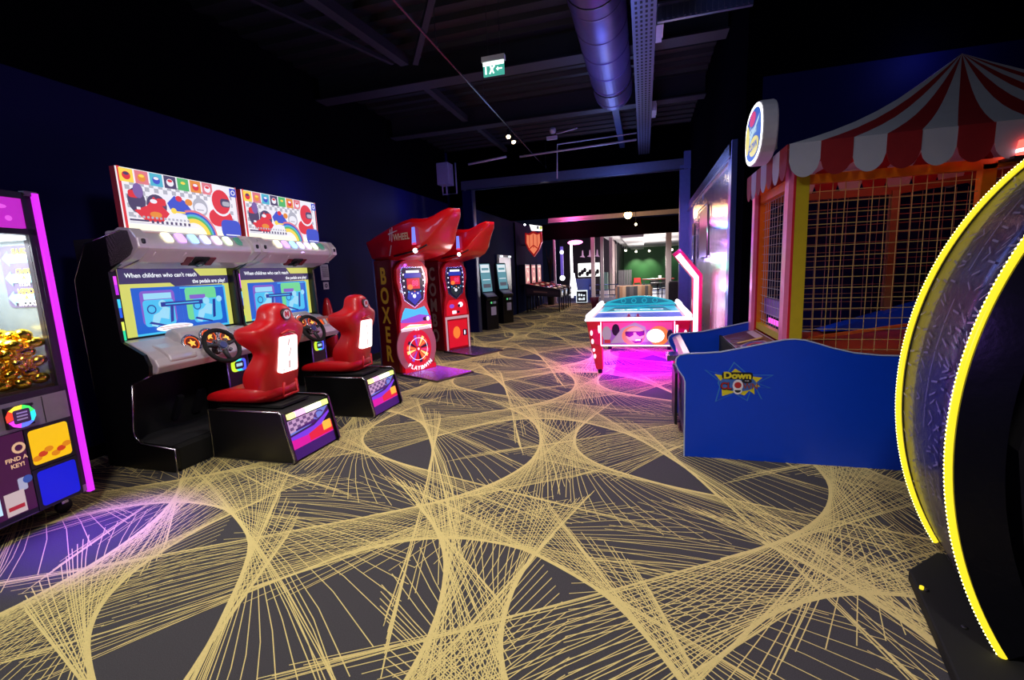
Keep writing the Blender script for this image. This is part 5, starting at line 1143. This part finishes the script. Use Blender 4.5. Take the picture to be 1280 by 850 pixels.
# rail fence
t = thing('metal_railing', 'low dark metal railing in front of the lounge', 'railing', (-1.7, 20.3, 0))
g = G()
for z in (.3, .52, .75): g.tube([(-2.3, 20.3, z), (-1.1, 20.3, z)], .02, mat('rail_blue', (60, 70, 120), .3, .7), n=6)
g.build('rails', t, world=True)
for x in (-2.3, -1.7, -1.1): g = G(); g.tube([(x, 20.3, 0), (x, 20.3, .78)], .022, mat('rail_blue', (60, 70, 120), .3, .7), n=6); g.build('post', t, world=True)
# dark red planter by the table
g = G(); g.lathe([(.1, 0), (.17, .42), (.15, .42), (.1, .05)], (-1.75, 17.0, 0), 'z', mat('pot_plum', (110, 30, 60), .5), 16); tag(g.build('plant_pot'), 'plum-coloured tapered pot on the floor behind the hockey table', 'pot')
# lounge tables, chairs
def stool(x, y, label, m):
    t = thing('lounge_chair', label, 'chair', (x, y, 0), group='lounge chairs')
    g = G(); g.box(-.2, .2, -.2, .2, .44, .48, m); g.build('seat', t)
    g = G(); g.box(-.2, .2, .17, .21, .6, .85, m); g.box(-.2, -.17, .17, .21, .48, .85, m); g.box(.17, .2, .17, .21, .48, .85, m); g.build('backrest', t)
    for a in (-.18, .18):
        for b in (-.18, .18): g = G(); g.tube([(a, b, 0), (a * .9, b * .9, .44)], .014, BLACK, n=5); g.build('leg', t)
    return t
CH = mat('chair_dark', (44, 42, 50), .5)
stool(.45, 20.9, 'dark slatted chair at the small table near the right white post', CH)
stool(.95, 20.6 + .9, 'dark chair half hidden by the thick white post', CH)
stool(-.35, 25.5, 'bright red chair in the lounge in front of the green wall', mat('chair_red', (210, 30, 30), .5, emit=0))
t = thing('lounge_table', 'small round table beside the slatted chair in the lounge', 'table', (.55, 20.35, 0))
g = G(); g.lathe([(.3, 0), (.3, .03)], (.55, 20.45, .72), 'z', CH, 24); g.build('tabletop', t, world=True)
g = G(); g.tube([(.55, 20.45, 0.02), (.55, 20.45, .72)], .025, BLACK, n=8); g.lathe([(.2, 0), (.2, .02)], (.55, 20.45, 0), 'z', BLACK, 20); g.build('pedestal', t, world=True)
t = thing('dining_table', 'long low dark red table in front of the green wall', 'table', (.6, 27, 0))
g = G(); g.box(-.1, 1.6, 26.6, 27.3, .70, .75, mat('table_red', (130, 30, 26), .5)); g.build('tabletop', t, world=True)
for x in (0, 1.5):
    for y in (26.7, 27.2): g = G(); g.box(x - .03, x + .03, y - .03, y + .03, 0, .7, CH); g.build('leg', t, world=True)
g = G(); g.lathe([(.07, 0), (.08, .16)], (.85, 26.9, .75), 'z', glow('table_lamp', (255, 240, 220), 2.), 12); tag(g.build('table_lamp'), 'small glowing white lamp on the dark red table', 'lamp')
g = G(); g.box(.93, 1.33, 18.85, 19.15, 0.0, .78, mat('bin_grey', (104, 104, 112), .5)); g.box(.95, 1.31, 18.87, 19.13, .78, .84, mat('bin_grey2', (130, 130, 140), .4)); tag(g.build('waste_bin'), 'grey waste cabinet standing in front of the thick white post', 'bin')
# screens in the lounge
t = thing('room_divider', 'grey slatted room divider in the lounge left of the red chair', 'divider', (-1.1, 26, 0))
g = G()
for k in range(8): g.box(-1.35 + .09 * k, -1.29 + .09 * k, 26, 26.05, 0.03, 1.3, mat('divider_grey', (110, 104, 112), .5))
g.build('slats', t, world=True)
g = G(); g.box(-1.36, -.6, 25.98, 26.07, 0, .04, CH); g.build('base', t, world=True)
t = thing('glass_cabinet', 'green-tinted glass display cabinet beside the posts', 'cabinet', (-1.9, 23, 0))
g = G(); g.box(-2.1, -1.72, 23, 23.4, .35, 1.25, mat('cabinet_glass', (110, 150, 140), .2)); g.build('case', t, world=True); 
g = G(); g.box(-2.12, -1.70, 22.98, 23.42, 0, .35, WPO); g.build('base', t, world=True)
# far lamps
def lamp(p, r, m, label, name='ceiling_spot', rod=None):
    t = thing(name, label, 'lamp', p)
    g = G(); g.ball(p, r, m, n=14, k=8); g.build('bulb', t, world=True)
    if rod: g = G(); g.tube([(p[0], p[1], p[2] + r * .8), (p[0], p[1], rod)], .01, BLACK, n=5); g.build('stem', t, world=True)
lamp((-.57, 17.9, 3.38), .14, glow('flood_warm', (255, 205, 120), 30.), 'bright warm floodlight glaring under the dark ceiling at the far beam', rod=3.95)
lamp((-.30, 18.5, 3.07), .045, LAMPW, 'tiny warm lamp just below and right of the bright floodlight', rod=3.95)
lamp((-4.02, 15.9, 3.1), .035, LAMPC, 'tiny cool lamp on the corridor wall left of the shield sign', rod=3.17)
for k, (x, y) in enumerate(((-1.25, 34), (.4, 38.0), (-.6, 38.0), (2.1, 38.2))):
    lamp((x, y, 2.62), .085, glow('lounge_lamp', (255, 250, 220), 6.), ('lounge ceiling spot over the divider', 'lounge ceiling spot above the middle of the green wall', 'lounge ceiling spot above the left of the green wall', 'lounge ceiling spot near the right end of the green wall')[k], rod=2.95 if abs(x + .5) > .5 else 2.8)
t = thing('spot_rail', 'black spotlight rail hanging across the lounge ceiling', 'track', (-1.2, 26, 2.8))
g = G(); g.tube([(-1.35, 22, 2.72), (-1.15, 34, 2.72)], .02, BLACK, n=4); g.build('rail', t, world=True)
for k in range(5): g = G(); g.tube([(-1.34 + .03 * k, 22.6 + 2.2 * k, 2.72), (-1.24 + .03 * k, 22.5 + 2.2 * k, 2.58)], .05, BLACK, n=8); g.build('spot_head', t, world=True)

# ------------------------------------------------------------------ lights
def spot(p, aim, e, ang, col, blend=.8, r=.06):
    l = D.lights.new('spot', 'SPOT'); l.energy = e; l.spot_size = math.radians(ang); l.spot_blend = blend; l.color = col; l.shadow_soft_size = r
    o = D.objects.new('spot', l); COL.objects.link(o); o.location = p
    o.rotation_euler = (Vector(aim) - Vector(p)).to_track_quat('-Z', 'Y').to_euler(); return o
def point(p, e, col, r=.08):
    l = D.lights.new('point', 'POINT'); l.energy = e; l.color = col; l.shadow_soft_size = r
    o = D.objects.new('point', l); COL.objects.link(o); o.location = p; return o
WARM = (1, .93, .82)
spot((-1.6, .2, 4.3), (-1.6, 1.6, 0), 420, 95, WARM, 1, .2)
spot((.4, .2, 4.3), (.5, 1.7, 0), 240, 90, WARM, 1, .2)
spot((-2.0, 3.6, 4.35), (-1.3, 3.9, 0), 360, 90, (1, .92, .88), 1, .2)
spot((-2.17, 7.66, 3.72), (-1.8, 5.6, 0), 330, 95, (1, .86, .78), 1)
spot((-2.2, 7.85, 3.72), (-2.2, 8.2, 0), 160, 100, (1, .86, .78), 1)
spot((-2.25, 10.6, 3.72), (-1.9, 9.8, 0), 260, 100, (1, .84, .70), 1)
spot((-1.9, 13.2, 3.1), (-1.9, 13.6, 0), 150, 110, (1, .82, .62), 1)
spot((-2.2, 17.2, 3.8), (-2.0, 17, 0), 160, 100, (.9, .85, 1), 1)
point((-.57, 17.7, 3.2), 22, (1, .7, .4), .1)
point((-2.9, 19.1, 3.3), 45, (1, .12, .5), .1)
point((-3.0, 20.3, 2.2), 30, (1, .5, .9), .1)
# table glow
l = D.lights.new('table_glow', 'AREA'); l.shape = 'RECTANGLE'; l.size = 1.0; l.size_y = 1.8; l.energy = 130; l.color = (.5, .0, 1)
o = D.objects.new('table_glow', l); COL.objects.link(o); o.location = (-.1, 7.3, .43)
point((.0, 5.1, .6), 9, (.55, .05, 1), .2)
point((-.1, 5.9, .5), 20, (.75, .0, .9), .15)
point((-.9, 7.0, .6), 8, (1, .15, .7), .15)
spot((-.4, 16.6, 3.7), (-.5, 20.0, 1.2), 900, 55, (1, .9, .8), 1, .2)  # added spot without a fixture, whitens the posts of the far opening
point((.6, 7.1, 1.2), 8, (1, .15, .7), .1)
# prize machine purple pool and blue wash on the left wall
spot((-3.55, 1.75, 1.2), (-3.25, 1.8, 0), 300, 54, (.14, .0, 1), 1, .1)
point((-4.4, 1.0, 2.6), 16, (.45, .55, 1), .2)
point((-4.3, 5.5, 2.7), 5, (.2, .25, 1), .2)
point((-4.3, 8.6, 2.9), 6, (.2, .25, 1), .2)
point((-2.6, 6.7, 1.5), 10, (1, .6, .6), .15)
# blue wash from behind the camera on right side
spot((-.5, .5, 4.3), (.6, 6, 4.1), 60, 60, (.25, .35, 1), 1, .2)
spot((-1.2, 1.0, 3.9), (1.6, 4.2, 1.0), 75, 60, (.8, .88, 1), 1, .2)
spot((-1.5, 2.0, 4.0), (-3.2, 5.5, 1.2), 110, 70, (1, .9, .9), 1, .2)
# added coloured points without fixtures, stand in for reflections on the steel cladding
for p, e, c in (((.55, 6.5, .75), 5, (1, .02, .8)), ((.6, 6.9, 1.15), 6, (0, .7, 1)), ((.6, 7.2, 1.45), 4.5, (0, 1, .35)), ((.55, 7.0, 1.75), 6, (.45, .1, 1)), ((.6, 7.6, 2.05), 6, (.1, .35, 1)), ((.55, 6.6, 2.25), 2.5, (1, .02, .3)), ((.5, 7.0, 2.62), 5, (1, .8, .45)), ((.5, 9.3, 1.6), 9, (.45, .3, 1)), ((.45, 10.0, 2.3), 6, (1, .15, .5))):
    point(p, e * .75, c, .04)
point((-.4, 6.2, 3.1), 26, (.2, .28, 1), .3)  # fixtureless blue points added to tint ceiling steel and portal frame
point((-.6, 9.6, 3.2), 40, (.25, .35, 1), .3)
point((-3.9, 11.6, 2.6), 6, (.2, .3, 1), .2)
point((-3.2, 14.5, 2.4), 8, (.35, .4, 1), .2)
spot((-1.0, 4.6, 3.6), (-3.4, 6.6, 1.2), 160, 45, (1, .75, .75), 1, .15)  # spots without fixtures, added to brighten the boxing machines
spot((-1.2, 6.0, 3.6), (-3.4, 8.5, 1.2), 110, 45, (1, .75, .75), 1, .15)
spot((-1.2, 1.8, 2.9), (-4.0, 3.7, 1.4), 150, 55, (1, .93, .98), 1, .2)  # added spot with no fixture, brightens the silver racing cabinets
point((2.3, 4.95, 3.2), 2.5, (.2, .25, 1), .2)  # blue point added to lift the dim wall behind the tent
point((.75, 2.2, .9), 3.5, (.4, .2, 1), .1)
point((1.0, 1.6, 1.2), 1.5, (.35, .15, 1), .1)
# lounge
point((.2, 24, 1.7), 330, (1, .92, .85), .3)
point((.5, 29, 1.6), 330, (1, .94, .88), .3)
spot((.4, 37.9, 2.5), (.4, 38.9, 1.0), 420, 75, (.95, 1, .7), .9)
spot((-.6, 37.9, 2.5), (-.6, 38.9, 1.0), 420, 75, (.95, 1, .7), .9)
spot((2.1, 38.0, 2.5), (2.1, 38.9, 1.2), 60, 90, (.8, 1, .8), .9)
point((-3.0, 23.2, 2.0), 14, (.8, .5, 1), .2)

w = D.worlds.new('World'); SC.world = w; w.use_nodes = True
w.node_tree.nodes['Background'].inputs['Color'].default_value = (.05, .06, .16, 1)
w.node_tree.nodes['Background'].inputs['Strength'].default_value = .05

# ------------------------------------------------------------------ camera
cam = D.cameras.new('camera'); cam.lens = 36 * 568 / 1280; cam.sensor_width = 36; cam.sensor_fit = 'HORIZONTAL'; cam.clip_start = .05; cam.clip_end = 100
co = D.objects.new('camera', cam); COL.objects.link(co); SC.camera = co
Rm = ((0.960291, -0.000249, -0.278999), (0.275564, -0.15559, 0.948608), (-0.043646, -0.987822, -0.149343))
M = Matrix(((Rm[0][0], -Rm[0][1], -Rm[0][2], 0), (Rm[1][0], -Rm[1][1], -Rm[1][2], 0), (Rm[2][0], -Rm[2][1], -Rm[2][2], 1.5), (0, 0, 0, 1)))
co.matrix_world = M
vs = SC.view_settings; SC.display_settings.display_device = 'sRGB'; vs.view_transform = 'Standard'; vs.look = 'None'; vs.gamma = 1; vs.exposure = 0; vs.use_curve_mapping = False
SC.cycles.use_denoising = True; SC.cycles.sample_clamp_indirect = 4; SC.cycles.max_bounces = 6
